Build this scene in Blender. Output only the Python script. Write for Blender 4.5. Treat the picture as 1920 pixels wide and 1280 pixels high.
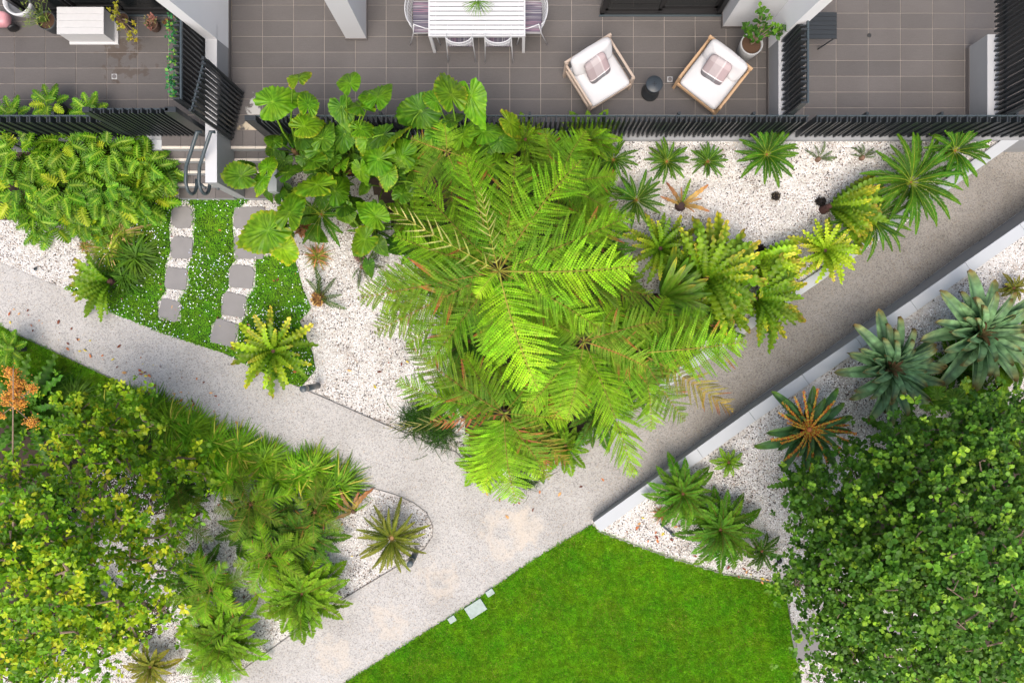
import bpy, math, random
import numpy as np
from mathutils import Vector, Matrix, Euler
random.seed(7); rng = np.random.default_rng(7)
for o in list(bpy.data.objects): bpy.data.objects.remove(o)
SC = bpy.context.scene; COL = SC.collection
PI = math.pi
# ------------------------------------------------------------------ camera, world, sun, exposure
H = 14.14; F = 1280.0; U0, V0 = 972.0, 643.0      # drone height and the photo's nadir
cam = bpy.data.cameras.new('camera'); cam.lens = 24; cam.sensor_width = 36
cam.shift_x = -(U0-960)/1920; cam.shift_y = (V0-640)/1920; cam.clip_end = 400
co = bpy.data.objects.new('camera', cam); COL.objects.link(co); co.location = (0, 0, H); SC.camera = co
SUN_EL, SUN_AZ = 62, 188
w = bpy.data.worlds.new('World'); SC.world = w; w.use_nodes = True
nt = w.node_tree; sky = nt.nodes.new('ShaderNodeTexSky'); sky.sky_type = 'NISHITA'; sky.sun_disc = False
sky.sun_elevation = math.radians(SUN_EL); sky.sun_rotation = math.radians(SUN_AZ)
sky.air_density = 1.0; sky.dust_density = 6.0; sky.ozone_density = 0.6
nt.links.new(sky.outputs[0], nt.nodes['Background'].inputs[0]); nt.nodes['Background'].inputs[1].default_value = 0.15
sl = bpy.data.lights.new('sun', 'SUN'); sl.energy = 1.25; sl.angle = math.radians(60); sl.color = (1, .97, .92)
so = bpy.data.objects.new('sun', sl); COL.objects.link(so)
az = math.radians(SUN_AZ); el = math.radians(SUN_EL)
sd = Vector((math.sin(az)*math.cos(el), math.cos(az)*math.cos(el), math.sin(el)))
so.rotation_euler = sd.to_track_quat('Z', 'Y').to_euler(); so.location = sd*30
SC.view_settings.view_transform = 'Standard'; SC.view_settings.look = 'None'
SC.view_settings.exposure = 0.46; SC.view_settings.gamma = 1; SC.view_settings.use_curve_mapping = False
SC.render.engine = 'CYCLES'

# ------------------------------------------------------------------ helpers
def P(u, v, z=0.0):
    k = (H-z)/F
    return Vector(((u-U0)*k, (V0-v)*k, z))
def M(px, z=0.0): return px*(H-z)/F
TD = (.8168, .577)
def l_up(x, y): return max(0.0, .060*(x*TD[0]+y*TD[1]+2.3))
def g_up(x, y):
    b = l_up(x, y)
    if x > -4.85 and y > 2.5:
        t = min(1, (y-2.5)/1.35); b = max(b, .74*t*t*(3-2*t))
    return b
LA, LB = P(1110, 990), P(1470, 1095)
_l = (LB-LA).normalized(); LN = Vector((-_l.y, _l.x, 0))
if LN.y < 0: LN = -LN
def z_lowcap(x, y): return .30+.045*max(0, x*TD[0]+y*TD[1]+.95)
def g_low(x, y):
    d = (Vector((x, y, 0))-LA).dot(LN)
    return max(0.0, min(z_lowcap(x, y)-.09, .03+.13*max(0, d)))
def PG(u, v, g, dz=0.0):
    z = 0.0
    for _ in range(4):
        p = P(u, v, z+dz); z = g(p.x, p.y)
    p.z = z+dz
    return p
def s2l(c): return tuple(((x/255+.055)/1.055)**2.4 if x/255 > .04045 else x/255/12.92 for x in c)
class MB:
    def __init__(s): s.v = []; s.f = []; s.c = []; s.n = 0
    def add(s, V, Fc, col=(1, 1, 1)):
        V = np.asarray(V, dtype=np.float64).reshape(-1, 3); Fc = np.asarray(Fc, dtype=np.int64)
        s.v.append(V); s.f.append(Fc+s.n); s.n += len(V)
        c = np.asarray(col, dtype=np.float64)
        s.c.append(np.broadcast_to(c, (len(V), 3)).copy())
        return s
    def mesh(s, name, mats, smooth=False):
        me = bpy.data.meshes.new(name)
        V = np.concatenate(s.v); C = np.concatenate(s.c)
        loops = np.concatenate([f.ravel() for f in s.f]); sizes = np.concatenate([np.full(len(f), f.shape[1]) for f in s.f])
        st = np.concatenate([[0], np.cumsum(sizes)[:-1]])
        me.vertices.add(len(V)); me.vertices.foreach_set('co', V.ravel().astype(np.float32))
        me.loops.add(len(loops)); me.loops.foreach_set('vertex_index', loops.astype(np.int32))
        me.polygons.add(len(sizes)); me.polygons.foreach_set('loop_start', st.astype(np.int32))
        try: me.polygons.foreach_set('loop_total', sizes.astype(np.int32))
        except Exception: pass
        me.polygons.foreach_set('use_smooth', np.full(len(sizes), smooth))
        at = me.color_attributes.new('tint', 'FLOAT_COLOR', 'POINT')
        at.data.foreach_set('color', np.concatenate([C, np.ones((len(C), 1))], 1).ravel().astype(np.float32))
        me.update(calc_edges=True); me.validate()
        me.materials.append(mats)
        return me
    # ---- shapes
    def box(s, c, size, rz=0.0, col=(1, 1, 1), R=None):
        hx, hy, hz = size[0]/2, size[1]/2, size[2]/2
        V = np.array([[x, y, z] for z in (-hz, hz) for x, y in ((-hx, -hy), (hx, -hy), (hx, hy), (-hx, hy))])
        if R is None: R = np.array(Matrix.Rotation(rz, 3, 'Z'))
        return s.add(V@np.asarray(R).T+np.array(c), [[0, 3, 2, 1], [4, 5, 6, 7], [0, 1, 5, 4], [1, 2, 6, 5], [2, 3, 7, 6], [3, 0, 4, 7]], col)
    def bbox(s, c, size, b=.006, rz=0.0, col=(1, 1, 1)):
        # box with bevelled top and side edges
        hx, hy, hz = size[0]/2, size[1]/2, size[2]/2
        def ring(x, y, z): return [[-x+b*0, -y, z], [x, -y, z], [x, y, z], [-x, y, z]]
        V = np.array(ring(hx, hy, -hz)+ring(hx, hy, hz-b)+ring(hx-b, hy-b, hz))
        R = np.array(Matrix.Rotation(rz, 3, 'Z'))
        Fq = [[0, 3, 2, 1]]+[[a+o, (a+1) % 4+o, (a+1) % 4+o+4, a+o+4] for o in (0, 4) for a in range(4)]+[[8, 9, 10, 11]]
        return s.add(V@R.T+np.array(c), Fq, col)
    def tube(s, pts, r, n=6, col=(1, 1, 1), closed=False):
        pts = [Vector(p) for p in pts]; m = len(pts)
        rs = r if hasattr(r, '__len__') else [r]*m
        V = []
        for i, p in enumerate(pts):
            t = (pts[min(i+1, m-1)]-pts[max(i-1, 0)]) if not closed else (pts[(i+1) % m]-pts[i-1])
            if t.length < 1e-9: t = Vector((0, 0, 1))
            t.normalize()
            a = Vector((0, 0, 1)) if abs(t.z) < .9 else Vector((1, 0, 0))
            x = t.cross(a).normalized(); y = x.cross(t)
            for k in range(n):
                q = 2*PI*k/n; V.append(p+(x*math.cos(q)+y*math.sin(q))*rs[i])
        Fq = []
        for i in range(m if closed else m-1):
            j = (i+1) % m
            for k in range(n): Fq.append([i*n+k, i*n+(k+1) % n, j*n+(k+1) % n, j*n+k])
        s.add([tuple(v) for v in V], Fq, col)
        if not closed:
            b = s.n-m*n
            s.v.append(np.zeros((0, 3))); s.c.append(np.zeros((0, 3)))
            s.f.append(np.array([[b+k for k in reversed(range(n))], [b+(m-1)*n+k for k in range(n)]]))
        return s
    def lathe(s, prof, c=(0, 0, 0), n=24, col=(1, 1, 1), cap=True):
        V = []; m = len(prof)
        for r, z in prof:
            for k in range(n): V.append((c[0]+r*math.cos(2*PI*k/n), c[1]+r*math.sin(2*PI*k/n), c[2]+z))
        Fq = [[i*n+k, i*n+(k+1) % n, (i+1)*n+(k+1) % n, (i+1)*n+k] for i in range(m-1) for k in range(n)]
        s.add(V, Fq, col); b = s.n-m*n
        if cap:
            s.v.append(np.zeros((0, 3))); s.c.append(np.zeros((0, 3)))
            s.f.append(np.array([[b+k for k in reversed(range(n))], [b+(m-1)*n+k for k in range(n)]]))
        return s
    def inst(s, V, Fc, R, T, col):
        # V (n,3) base, R (m,3,3), T (m,3), col (m,3)
        m, n = len(T), len(V)
        W = np.einsum('mij,nj->mni', R, V)+T[:, None, :]
        FF = (np.asarray(Fc)[None]+(np.arange(m)*n)[:, None, None]).reshape(-1, np.asarray(Fc).shape[1])
        return s.add(W.reshape(-1, 3), FF, np.repeat(col, n, axis=0))
def tag(o, label=None, cat=None, group=None, kind=None):
    if label: o['label'] = label
    if cat: o['category'] = cat
    if group: o['group'] = group
    if kind: o['kind'] = kind
    return o
def obj(name, me, parent=None, loc=(0, 0, 0), rot=(0, 0, 0), scale=(1, 1, 1)):
    o = bpy.data.objects.new(name, me); COL.objects.link(o)
    o.location = loc; o.rotation_euler = rot; o.scale = scale
    if parent is not None: o.parent = parent
    return o
def empty(name, loc, label, cat, group=None, rz=0):
    o = bpy.data.objects.new(name, None); COL.objects.link(o); o.location = loc; o.rotation_euler = (0, 0, rz)
    o.empty_display_size = .1
    return tag(o, label, cat, group)
def local(o, p):
    # world point to the local space of an empty
    return Matrix.Rotation(-o.rotation_euler.z, 3, 'Z')@(Vector(p)-o.location)
def poly_sheet(name, pts, z, mat, kind='structure'):
    me = bpy.data.meshes.new(name); import bmesh
    bm = bmesh.new(); vs = [bm.verts.new((p[0], p[1], z)) for p in pts]
    for i in range(len(vs)): bm.edges.new((vs[i], vs[(i+1) % len(vs)]))
    bmesh.ops.triangle_fill(bm, edges=bm.edges[:], use_beauty=True, normal=(0, 0, 1))
    bmesh.ops.recalc_face_normals(bm, faces=bm.faces[:])
    for f in bm.faces:
        if f.normal.z < 0: f.normal_flip()
    bm.to_mesh(me); bm.free(); me.materials.append(mat)
    o = obj(name, me); return tag(o, kind=kind)
def pts_px(l, z=0.0): return [P(u, v, z) for u, v in l]
def inside(poly, X, Y):
    x = np.array([p[0] for p in poly]); y = np.array([p[1] for p in poly]); r = np.zeros(len(X), bool); j = len(x)-1
    for i in range(len(x)):
        c = ((y[i] > Y) != (y[j] > Y)) & (X < (x[j]-x[i])*(Y-y[i])/(y[j]-y[i]+1e-12)+x[i]); r ^= c; j = i
    return r
def sample(poly, dens):
    x = [p[0] for p in poly]; y = [p[1] for p in poly]
    n = int((max(x)-min(x))*(max(y)-min(y))*dens)
    X = rng.uniform(min(x), max(x), n); Y = rng.uniform(min(y), max(y), n); k = inside(poly, X, Y)
    return X[k], Y[k]
def rotz(a):
    c, s_ = np.cos(a), np.sin(a); R = np.zeros((len(a), 3, 3)); R[:, 0, 0] = c; R[:, 0, 1] = -s_; R[:, 1, 0] = s_; R[:, 1, 1] = c; R[:, 2, 2] = 1
    return R
def roty(a):
    c, s_ = np.cos(a), np.sin(a); R = np.zeros((len(a), 3, 3)); R[:, 0, 0] = c; R[:, 0, 2] = s_; R[:, 2, 0] = -s_; R[:, 2, 2] = c; R[:, 1, 1] = 1
    return R
def rotx(a):
    c, s_ = np.cos(a), np.sin(a); R = np.zeros((len(a), 3, 3)); R[:, 1, 1] = c; R[:, 1, 2] = -s_; R[:, 2, 1] = s_; R[:, 2, 2] = c; R[:, 0, 0] = 1
    return R
# ------------------------------------------------------------------ materials
def newmat(name):
    m = bpy.data.materials.new(name); m.use_nodes = True; n = m.node_tree
    return m, n, n.nodes['Principled BSDF'], n.links
def N(n, t, **k):
    x = n.nodes.new(t)
    for a, b in k.items():
        if a in x.inputs: x.inputs[a].default_value = b
        else: setattr(x, a, b)
    return x
def pos(n): return n.nodes.new('ShaderNodeNewGeometry').outputs['Position']
def ramp(n, L, fac, stops):
    r = n.nodes.new('ShaderNodeValToRGB'); e = r.color_ramp.elements
    while len(e) < len(stops): e.new(.5)
    for i, (p, c) in enumerate(stops): e[i].position = p; e[i].color = (*c, 1)
    L.new(fac, r.inputs[0]); return r.outputs[0]
def mix(n, L, fac, a, b, mode='MIX'):
    m = n.nodes.new('ShaderNodeMix'); m.data_type = 'RGBA'; m.blend_type = mode
    for s_, v in ((m.inputs[0], fac), (m.inputs[6], a), (m.inputs[7], b)):
        if hasattr(v, 'links'): L.new(v, s_)
        else: s_.default_value = v if not isinstance(v, tuple) else (*v, 1)
    return m.outputs[2]
def noise(n, L, scale, detail=3, rough=.5, vec=None):
    x = N(n, 'ShaderNodeTexNoise', Scale=scale, Detail=detail, Roughness=rough); L.new(vec or pos(n), x.inputs['Vector']); return x.outputs[0]
def simple(name, col, rough=.6, var=.12, scale=6, bump=0, bscale=80, metal=0, spec=.5):
    m, n, b, L = newmat(name)
    c = mix(n, L, noise(n, L, scale, 4), tuple(x*(1-var) for x in col), tuple(min(1, x*(1+var)) for x in col))
    L.new(c, b.inputs['Base Color']); b.inputs['Roughness'].default_value = rough; b.inputs['Metallic'].default_value = metal
    b.inputs['Specular IOR Level'].default_value = spec
    if bump:
        bp = N(n, 'ShaderNodeBump', Strength=bump, Distance=.004); L.new(noise(n, L, bscale, 4), bp.inputs['Height']); L.new(bp.outputs[0], b.inputs['Normal'])
    return m
def foliage(name, rough=.5, trans=.24, var=.3, spec=.18, hue=(.464, .492)):
    m, n, b, L = newmat(name)
    at = N(n, 'ShaderNodeAttribute', attribute_name='tint')
    oi = n.nodes.new('ShaderNodeObjectInfo')
    hs = n.nodes.new('ShaderNodeHueSaturation'); L.new(at.outputs['Color'], hs.inputs['Color'])
    mr = N(n, 'ShaderNodeMapRange'); mr.inputs[3].default_value = 1-var; mr.inputs[4].default_value = 1+var; L.new(oi.outputs['Random'], mr.inputs[0])
    nz = noise(n, L, 9, 3)
    mr2 = N(n, 'ShaderNodeMapRange'); mr2.inputs[1].default_value = .3; mr2.inputs[2].default_value = .7; mr2.inputs[3].default_value = .9; mr2.inputs[4].default_value = 1.55; L.new(nz, mr2.inputs[0])
    mu = N(n, 'ShaderNodeMath', operation='MULTIPLY'); L.new(mr.outputs[0], mu.inputs[0]); L.new(mr2.outputs[0], mu.inputs[1]); L.new(mu.outputs[0], hs.inputs['Value'])
    # hue drift from the noise
    nh = noise(n, L, 2.3, 2); mr3 = N(n, 'ShaderNodeMapRange'); mr3.inputs[1].default_value = .3; mr3.inputs[2].default_value = .7; mr3.inputs[3].default_value = hue[0]; mr3.inputs[4].default_value = hue[1]
    L.new(nh, mr3.inputs[0]); L.new(mr3.outputs[0], hs.inputs['Hue'])
    L.new(hs.outputs[0], b.inputs['Base Color']); b.inputs['Roughness'].default_value = rough; b.inputs['Specular IOR Level'].default_value = spec
    tr = n.nodes.new('ShaderNodeBsdfTranslucent')
    L.new(mix(n, L, 1.0, hs.outputs[0], (1.0, 1.0, .45), 'MULTIPLY'), tr.inputs['Color'])
    ms = n.nodes.new('ShaderNodeMixShader'); ms.inputs[0].default_value = trans
    L.new(b.outputs[0], ms.inputs[1]); L.new(tr.outputs[0], ms.inputs[2]); L.new(ms.outputs[0], n.nodes['Material Output'].inputs[0])
    return m
LEAF = foliage('leaf'); LEAF_G = foliage('glossy_leaf', rough=.38, trans=.22, spec=.22); LEAF_W = foliage('waxy_leaf', rough=.45, trans=.1, var=.12, spec=.3)
TINT = foliage('matt_tinted', rough=.85, trans=0.0, var=.05, spec=.2, hue=(.498, .503))
def gravel_mat():
    m, n, b, L = newmat('white_gravel'); p = pos(n)
    v = N(n, 'ShaderNodeTexVoronoi', Scale=42.0); L.new(p, v.inputs['Vector'])
    sep = n.nodes.new('ShaderNodeSeparateColor'); L.new(v.outputs['Color'], sep.inputs[0])
    base = ramp(n, L, sep.outputs[0], [(0, (.34, .30, .26)), (.12, (.52, .49, .455)), (.5, (.62, .605, .585)), (1, (.72, .71, .70))])
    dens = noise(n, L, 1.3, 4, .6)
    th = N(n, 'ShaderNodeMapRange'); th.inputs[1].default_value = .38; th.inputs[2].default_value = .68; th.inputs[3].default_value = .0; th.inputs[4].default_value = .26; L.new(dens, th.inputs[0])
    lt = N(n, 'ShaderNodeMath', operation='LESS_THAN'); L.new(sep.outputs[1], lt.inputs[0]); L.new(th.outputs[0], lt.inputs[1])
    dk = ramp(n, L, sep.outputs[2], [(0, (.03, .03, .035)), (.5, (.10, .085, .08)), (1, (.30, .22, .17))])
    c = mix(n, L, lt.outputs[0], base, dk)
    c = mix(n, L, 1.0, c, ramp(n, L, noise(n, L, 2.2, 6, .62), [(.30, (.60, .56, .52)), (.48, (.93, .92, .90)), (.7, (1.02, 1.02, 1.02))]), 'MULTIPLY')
    L.new(c, b.inputs['Base Color']); b.inputs['Roughness'].default_value = .8
    bp = N(n, 'ShaderNodeBump', Strength=.8, Distance=.012); bp.invert = True; L.new(v.outputs['Distance'], bp.inputs['Height']); L.new(bp.outputs[0], b.inputs['Normal'])
    return m
def path_mat():
    m, n, b, L = newmat('exposed_aggregate'); p = pos(n)
    v = N(n, 'ShaderNodeTexVoronoi', Scale=58.0); L.new(p, v.inputs['Vector'])
    sep = n.nodes.new('ShaderNodeSeparateColor'); L.new(v.outputs['Color'], sep.inputs[0])
    c = ramp(n, L, sep.outputs[0], [(0, (.25, .24, .235)), (.16, (.38, .37, .355)), (.5, (.47, .458, .438)), (.9, (.54, .528, .508)), (1, (.44, .37, .29))])
    big = noise(n, L, .8, 5, .6)
    c = mix(n, L, 1.0, c, ramp(n, L, big, [(.3, (.80, .79, .775)), (.5, (.95, .945, .94)), (.7, (1.04, 1.04, 1.04))]), 'MULTIPLY')
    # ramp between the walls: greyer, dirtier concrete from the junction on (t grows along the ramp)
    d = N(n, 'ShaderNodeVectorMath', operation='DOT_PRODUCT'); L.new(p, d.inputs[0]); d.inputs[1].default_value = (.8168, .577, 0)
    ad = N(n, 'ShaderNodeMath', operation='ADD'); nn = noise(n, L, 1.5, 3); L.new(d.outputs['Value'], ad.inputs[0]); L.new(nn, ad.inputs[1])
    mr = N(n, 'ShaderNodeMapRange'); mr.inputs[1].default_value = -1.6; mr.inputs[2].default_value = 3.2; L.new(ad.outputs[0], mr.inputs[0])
    # soft wall shade painted into the path colour along the lower wall's foot
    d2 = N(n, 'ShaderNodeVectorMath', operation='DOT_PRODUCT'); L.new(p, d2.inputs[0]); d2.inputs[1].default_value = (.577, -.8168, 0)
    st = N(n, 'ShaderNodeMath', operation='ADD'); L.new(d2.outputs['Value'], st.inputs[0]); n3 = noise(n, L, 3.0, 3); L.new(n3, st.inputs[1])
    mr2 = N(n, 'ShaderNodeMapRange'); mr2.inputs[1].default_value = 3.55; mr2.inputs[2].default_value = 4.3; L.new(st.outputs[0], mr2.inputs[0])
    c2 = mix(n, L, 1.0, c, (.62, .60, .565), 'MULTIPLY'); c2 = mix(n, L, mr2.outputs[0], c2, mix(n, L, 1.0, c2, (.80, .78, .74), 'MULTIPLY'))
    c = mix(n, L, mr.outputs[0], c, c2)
    # sandy ring stains
    for (u, v_, r) in ((950, 1000, 45), (825, 1090, 30), (730, 1165, 26), (625, 1230, 28), (985, 990, 25)):
        q = P(u, v_); ds = N(n, 'ShaderNodeVectorMath', operation='DISTANCE'); L.new(p, ds.inputs[0]); ds.inputs[1].default_value = q
        a = N(n, 'ShaderNodeMath', operation='MULTIPLY_ADD'); L.new(noise(n, L, 3.5, 6, .65), a.inputs[0]); a.inputs[1].default_value = 1.1; L.new(ds.outputs['Value'], a.inputs[2])
        k = N(n, 'ShaderNodeMath', operation='SUBTRACT'); L.new(a.outputs[0], k.inputs[0]); k.inputs[1].default_value = M(r)*.75+.55
        k2 = N(n, 'ShaderNodeMath', operation='ABSOLUTE'); L.new(k.outputs[0], k2.inputs[0])
        mm = N(n, 'ShaderNodeMapRange'); mm.inputs[1].default_value = .2; mm.inputs[2].default_value = 0; mm.inputs[3].default_value = 0; mm.inputs[4].default_value = .38; L.new(k2.outputs[0], mm.inputs[0])
        c = mix(n, L, mm.outputs[0], c, (.62, .53, .42))
    L.new(c, b.inputs['Base Color']); b.inputs['Roughness'].default_value = .85
    bp = N(n, 'ShaderNodeBump', Strength=.3, Distance=.006); L.new(v.outputs['Distance'], bp.inputs['Height']); L.new(bp.outputs[0], b.inputs['Normal'])
    return m
def tile_mat(name, col, stains=()):
    m, n, b, L = newmat(name); p = pos(n)
    oi = n.nodes.new('ShaderNodeObjectInfo')
    mp = N(n, 'ShaderNodeMapping'); mp.inputs['Scale'].default_value = (8, 60, 60); L.new(p, mp.inputs[0])
    a = noise(n, L, 1, 4, .6, mp.outputs[0]); g = noise(n, L, 140, 2)
    c = mix(n, L, a, tuple(x*.86 for x in col), tuple(x*1.14 for x in col))
    c = mix(n, L, 1.0, c, ramp(n, L, g, [(.3, (.86, .86, .86)), (.7, (1.1, 1.1, 1.1))]), 'MULTIPLY')
    c = mix(n, L, 1.0, c, ramp(n, L, oi.outputs['Random'], [(0, (.90, .90, .90)), (1, (1.08, 1.07, 1.06))]), 'MULTIPLY')
    c = mix(n, L, 1.0, c, ramp(n, L, noise(n, L, .7, 5, .6), [(.3, (.88, .87, .86)), (.7, (1.1, 1.1, 1.1))]), 'MULTIPLY')
    rgh = .5
    for (u, v_, r, sc, colr, amt) in stains:
        q = P(u, v_, .86); ds = N(n, 'ShaderNodeVectorMath', operation='SUBTRACT'); L.new(p, ds.inputs[0]); ds.inputs[1].default_value = q
        ms = N(n, 'ShaderNodeVectorMath', operation='MULTIPLY'); L.new(ds.outputs[0], ms.inputs[0]); ms.inputs[1].default_value = (sc, 1, 0)
        ln = N(n, 'ShaderNodeVectorMath', operation='LENGTH'); L.new(ms.outputs[0], ln.inputs[0])
        a = N(n, 'ShaderNodeMath', operation='MULTIPLY_ADD'); L.new(noise(n, L, 6, 6, .65), a.inputs[0]); a.inputs[1].default_value = .9; L.new(ln.outputs['Value'], a.inputs[2])
        mm = N(n, 'ShaderNodeMapRange'); mm.inputs[1].default_value = M(r)+.45; mm.inputs[2].default_value = M(r)+.38; mm.inputs[3].default_value = 0; mm.inputs[4].default_value = amt; L.new(a.outputs[0], mm.inputs[0])
        c = mix(n, L, mm.outputs[0], c, colr)
    L.new(c, b.inputs['Base Color']); b.inputs['Roughness'].default_value = rgh; b.inputs['Specular IOR Level'].default_value = .3
    bp = N(n, 'ShaderNodeBump', Strength=.15, Distance=.003); L.new(g, bp.inputs['Height']); L.new(bp.outputs[0], b.inputs['Normal'])
    return m
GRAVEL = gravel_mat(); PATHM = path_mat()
TILE = tile_mat('patio_tile', (.118, .110, .107), [(470, 245, 20, 1.6, (.62, .54, .40), .85), (475, 205, 22, 1.9, (.6, .6, .58), .8), (445, 262, 14, 1, (.5, .4, .25), .7)])
TILE_L = tile_mat('patio_tile_left', (.118, .110, .107), [(225, 92, 18, .6, (.075, .055, .04), .7), (255, 85, 12, 1, (.075, .055, .04), .6), (235, 132, 12, .35, (.075, .055, .04), .6), (215, 146, 7, 1, (.07, .05, .035), .7), (323, 110, 9, 1, (.09, .06, .03), .6)])
GROUT = simple('grout', (.36, .32, .29), .9, .25, 3)
STEP = simple('stepping_stone', (.245, .235, .23), .75, .12, 5, .25, 120)
NOSE = simple('cream_nosing', (.66, .60, .52), .6, .1, 8)
SLAT = simple('charcoal_metal', (.026, .031, .035), .38, .15, 4)
RAILM = simple('blue_grey_metal', (.055, .075, .085), .35, .1, 4)
WHITE = simple('white_render', (.54, .55, .565), .8, .05, 2, .12, 60)
BLADE = simple('white_painted_render', (.80, .81, .82), .8, .04, 2, .1, 60)
GREYW = simple('grey_render', (.30, .31, .32), .8, .08, 2, .12, 60)
CAPM = simple('pale_cap_stone', (.46, .485, .505), .7, .07, 2.5, .12, 60)
FACEM = simple('grey_painted_wall', (.30, .31, .32), .8, .12, 3, .15, 60)
BLACK = simple('black_frame', (.012, .012, .013), .35, .2, 5)
GLASS = simple('dark_glass', (.012, .014, .015), .08, .2, 1.5)
SOIL = simple('dark_mulch', (.045, .032, .022), .95, .5, 14, .8, 40)
LAWNB = simple('lawn_soil', (.07, .18, .012), .95, .4, 6, .5, 60)
COVB = simple('cover_soil', (.022, .055, .010), .95, .4, 12, .5, 60)
EARTH = simple('garden_earth', (.16, .13, .10), .95, .3, 1)
STEEL = simple('steel_edging', (.20, .185, .17), .5, .2, 5)
PW = simple('white_powdercoat', (.58, .59, .61), .4, .03, 5)
WOODA = simple('pale_teak', (.46, .37, .30), .55, .15, 18); WOODB = simple('warm_teak', (.50, .33, .19), .5, .15, 18)
FABW = simple('white_canvas', (.60, .60, .61), .9, .03, 6, .25, 14)
BARK = simple('brown_bark', (.25, .18, .13), .9, .3, 20, .6, 60)
POTG = simple('pale_grey_pot', (.42, .43, .44), .6, .12, 9)
POTSOIL = simple('potting_mix', (.075, .04, .022), .95, .5, 60, .8, 60)

# ------------------------------------------------------------------ ground, path, beds, lawn
tag(obj('ground', MB().add([(-60, -60, -.03), (60, -60, -.03), (60, 60, -.03), (-60, 60, -.03)], [[0, 1, 2, 3]]).mesh('ground', EARTH)), kind='structure')
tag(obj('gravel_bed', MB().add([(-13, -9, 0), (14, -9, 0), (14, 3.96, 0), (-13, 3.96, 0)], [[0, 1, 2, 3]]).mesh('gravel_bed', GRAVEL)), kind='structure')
WB = [P(1110, 972), P(1400, 759), P(1689, 557), P(1795, 480), P(2050, 298)]      # foot of the lower ramp wall
def upw(u, v):                                                                     # ramp-side edge of the upper wall cap
    z = 0.
    for _ in range(4): p = P(u, v, z); z = l_up(p.x, p.y)+.08
    return Vector((p.x, p.y, z))
UW = [upw(1045, 871), upw(1410, 615), upw(1552, 518), upw(1667, 434), upw(1838, 314), upw(1960, 228)]
top_edge = [(-200, 400), (0, 492), (67, 520), (140, 548), (215, 588), (300, 622), (420, 662), (500, 700), (600, 742), (720, 795), (800, 828), (855, 847), (885, 880), (930, 903), (1000, 908)]
low_edge = [(330, 1340), (420, 1280), (545, 1190), (650, 1118), (760, 1052), (796, 1028), (811, 1005), (812, 985), (800, 960), (776, 942), (740, 926), (690, 912), (500, 848), (360, 772), (230, 718), (20, 620), (-200, 500)]
lawn_edge = [(1108, 984), (1000, 1050), (870, 1140), (760, 1210), (640, 1285), (500, 1375)]
path_poly = pts_px(top_edge)+[Vector((p.x+.03, p.y-.03, 0)) for p in UW]+[p for p in reversed(WB)]+pts_px(lawn_edge)+pts_px(low_edge)
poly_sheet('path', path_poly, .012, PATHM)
lawn_poly = pts_px([(500, 1390), (640, 1283), (760, 1208), (870, 1139), (1000, 1049), (1108, 984), (1150, 1003), (1250, 1040), (1360, 1073), (1470, 1093), (1478, 1150), (1492, 1215), (1510, 1390)])
poly_sheet('lawn', lawn_poly, .02, LAWNB)
strip_poly = pts_px([(-60, 570), (20, 622), (230, 720), (330, 764), (250, 830), (100, 800), (-60, 760)])
poly_sheet('lawn_strip', strip_poly, .010, LAWNB)
# raised gravel beds beside the ramp
def bed(name, poly, g, mat, cell=.1):
    x0, x1 = min(p[0] for p in poly), max(p[0] for p in poly); y0, y1 = min(p[1] for p in poly), max(p[1] for p in poly)
    nx, ny = int((x1-x0)/cell)+1, int((y1-y0)/cell)+1
    X, Y = np.meshgrid(x0+np.arange(nx+1)*cell, y0+np.arange(ny+1)*cell, indexing='ij')
    Z = np.vectorize(g)(X, Y)+.004
    ii, jj = np.meshgrid(np.arange(nx), np.arange(ny), indexing='ij')
    k = inside(poly, (x0+(ii+.5)*cell).ravel(), (y0+(jj+.5)*cell).ravel())
    a = (ii*(ny+1)+jj).ravel()[k]
    mb = MB().add(np.stack([X.ravel(), Y.ravel(), Z.ravel()], 1), np.stack([a, a+ny+1, a+ny+2, a+1], 1))
    return tag(obj(name, mb.mesh(name, mat)), kind='structure')
UPB = [P(880, 860), P(1000, 900)]+[Vector((p.x-.08, p.y+.1, 0)) for p in UW]+[Vector((13, 3.96, 0)), Vector((-1.2, 3.96, 0)), P(760, 700)]
UPB = [p for p in UPB]
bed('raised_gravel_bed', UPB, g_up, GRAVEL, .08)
nlow = Vector((.577, -.8168, 0))
LWB = [p+nlow*.12 for p in WB]+[Vector((14, 1, 0)), Vector((14, -9, 0)), P(1512, 1390), P(1494, 1215), P(1480, 1150), P(1472, 1096), P(1360, 1076), P(1250, 1043), P(1150, 1006), P(1120, 994)]
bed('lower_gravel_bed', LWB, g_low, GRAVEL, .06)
poly_sheet('mulch_bed', pts_px([(-200, 215), (300, 262), (312, 330), (300, 385), (240, 410), (180, 425), (150, 415), (60, 412), (-200, 415)]), .006, SOIL)
bed('fern_mulch', pts_px([(590, 270), (1125, 270), (1150, 330), (1120, 430), (1180, 500), (1190, 545), (1360, 590), (1300, 660), (1180, 750), (1050, 845), (1000, 885), (930, 880), (880, 830), (850, 700), (830, 560), (760, 470), (700, 350), (600, 320)]), lambda x, y: g_up(x, y)+.012, SOIL, .08)

poly_sheet('tree_mulch', pts_px([(-200, 780), (80, 800), (200, 790), (420, 850), (395, 930), (250, 980), (150, 960), (110, 1040), (160, 1130), (260, 1110), (330, 1120), (280, 1200), (60, 1230), (-200, 1350)]), .004, SOIL)
bed('tree_mulch', [P(1620, 860), P(1760, 790), P(1970, 760), P(2050, 1400), P(1790, 1400), P(1640, 1280), P(1780, 1200), P(1740, 1100), P(1640, 1120), P(1560, 1020), P(1560, 940)], lambda x, y: g_low(x, y)+.012, SOIL, .08)
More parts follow.
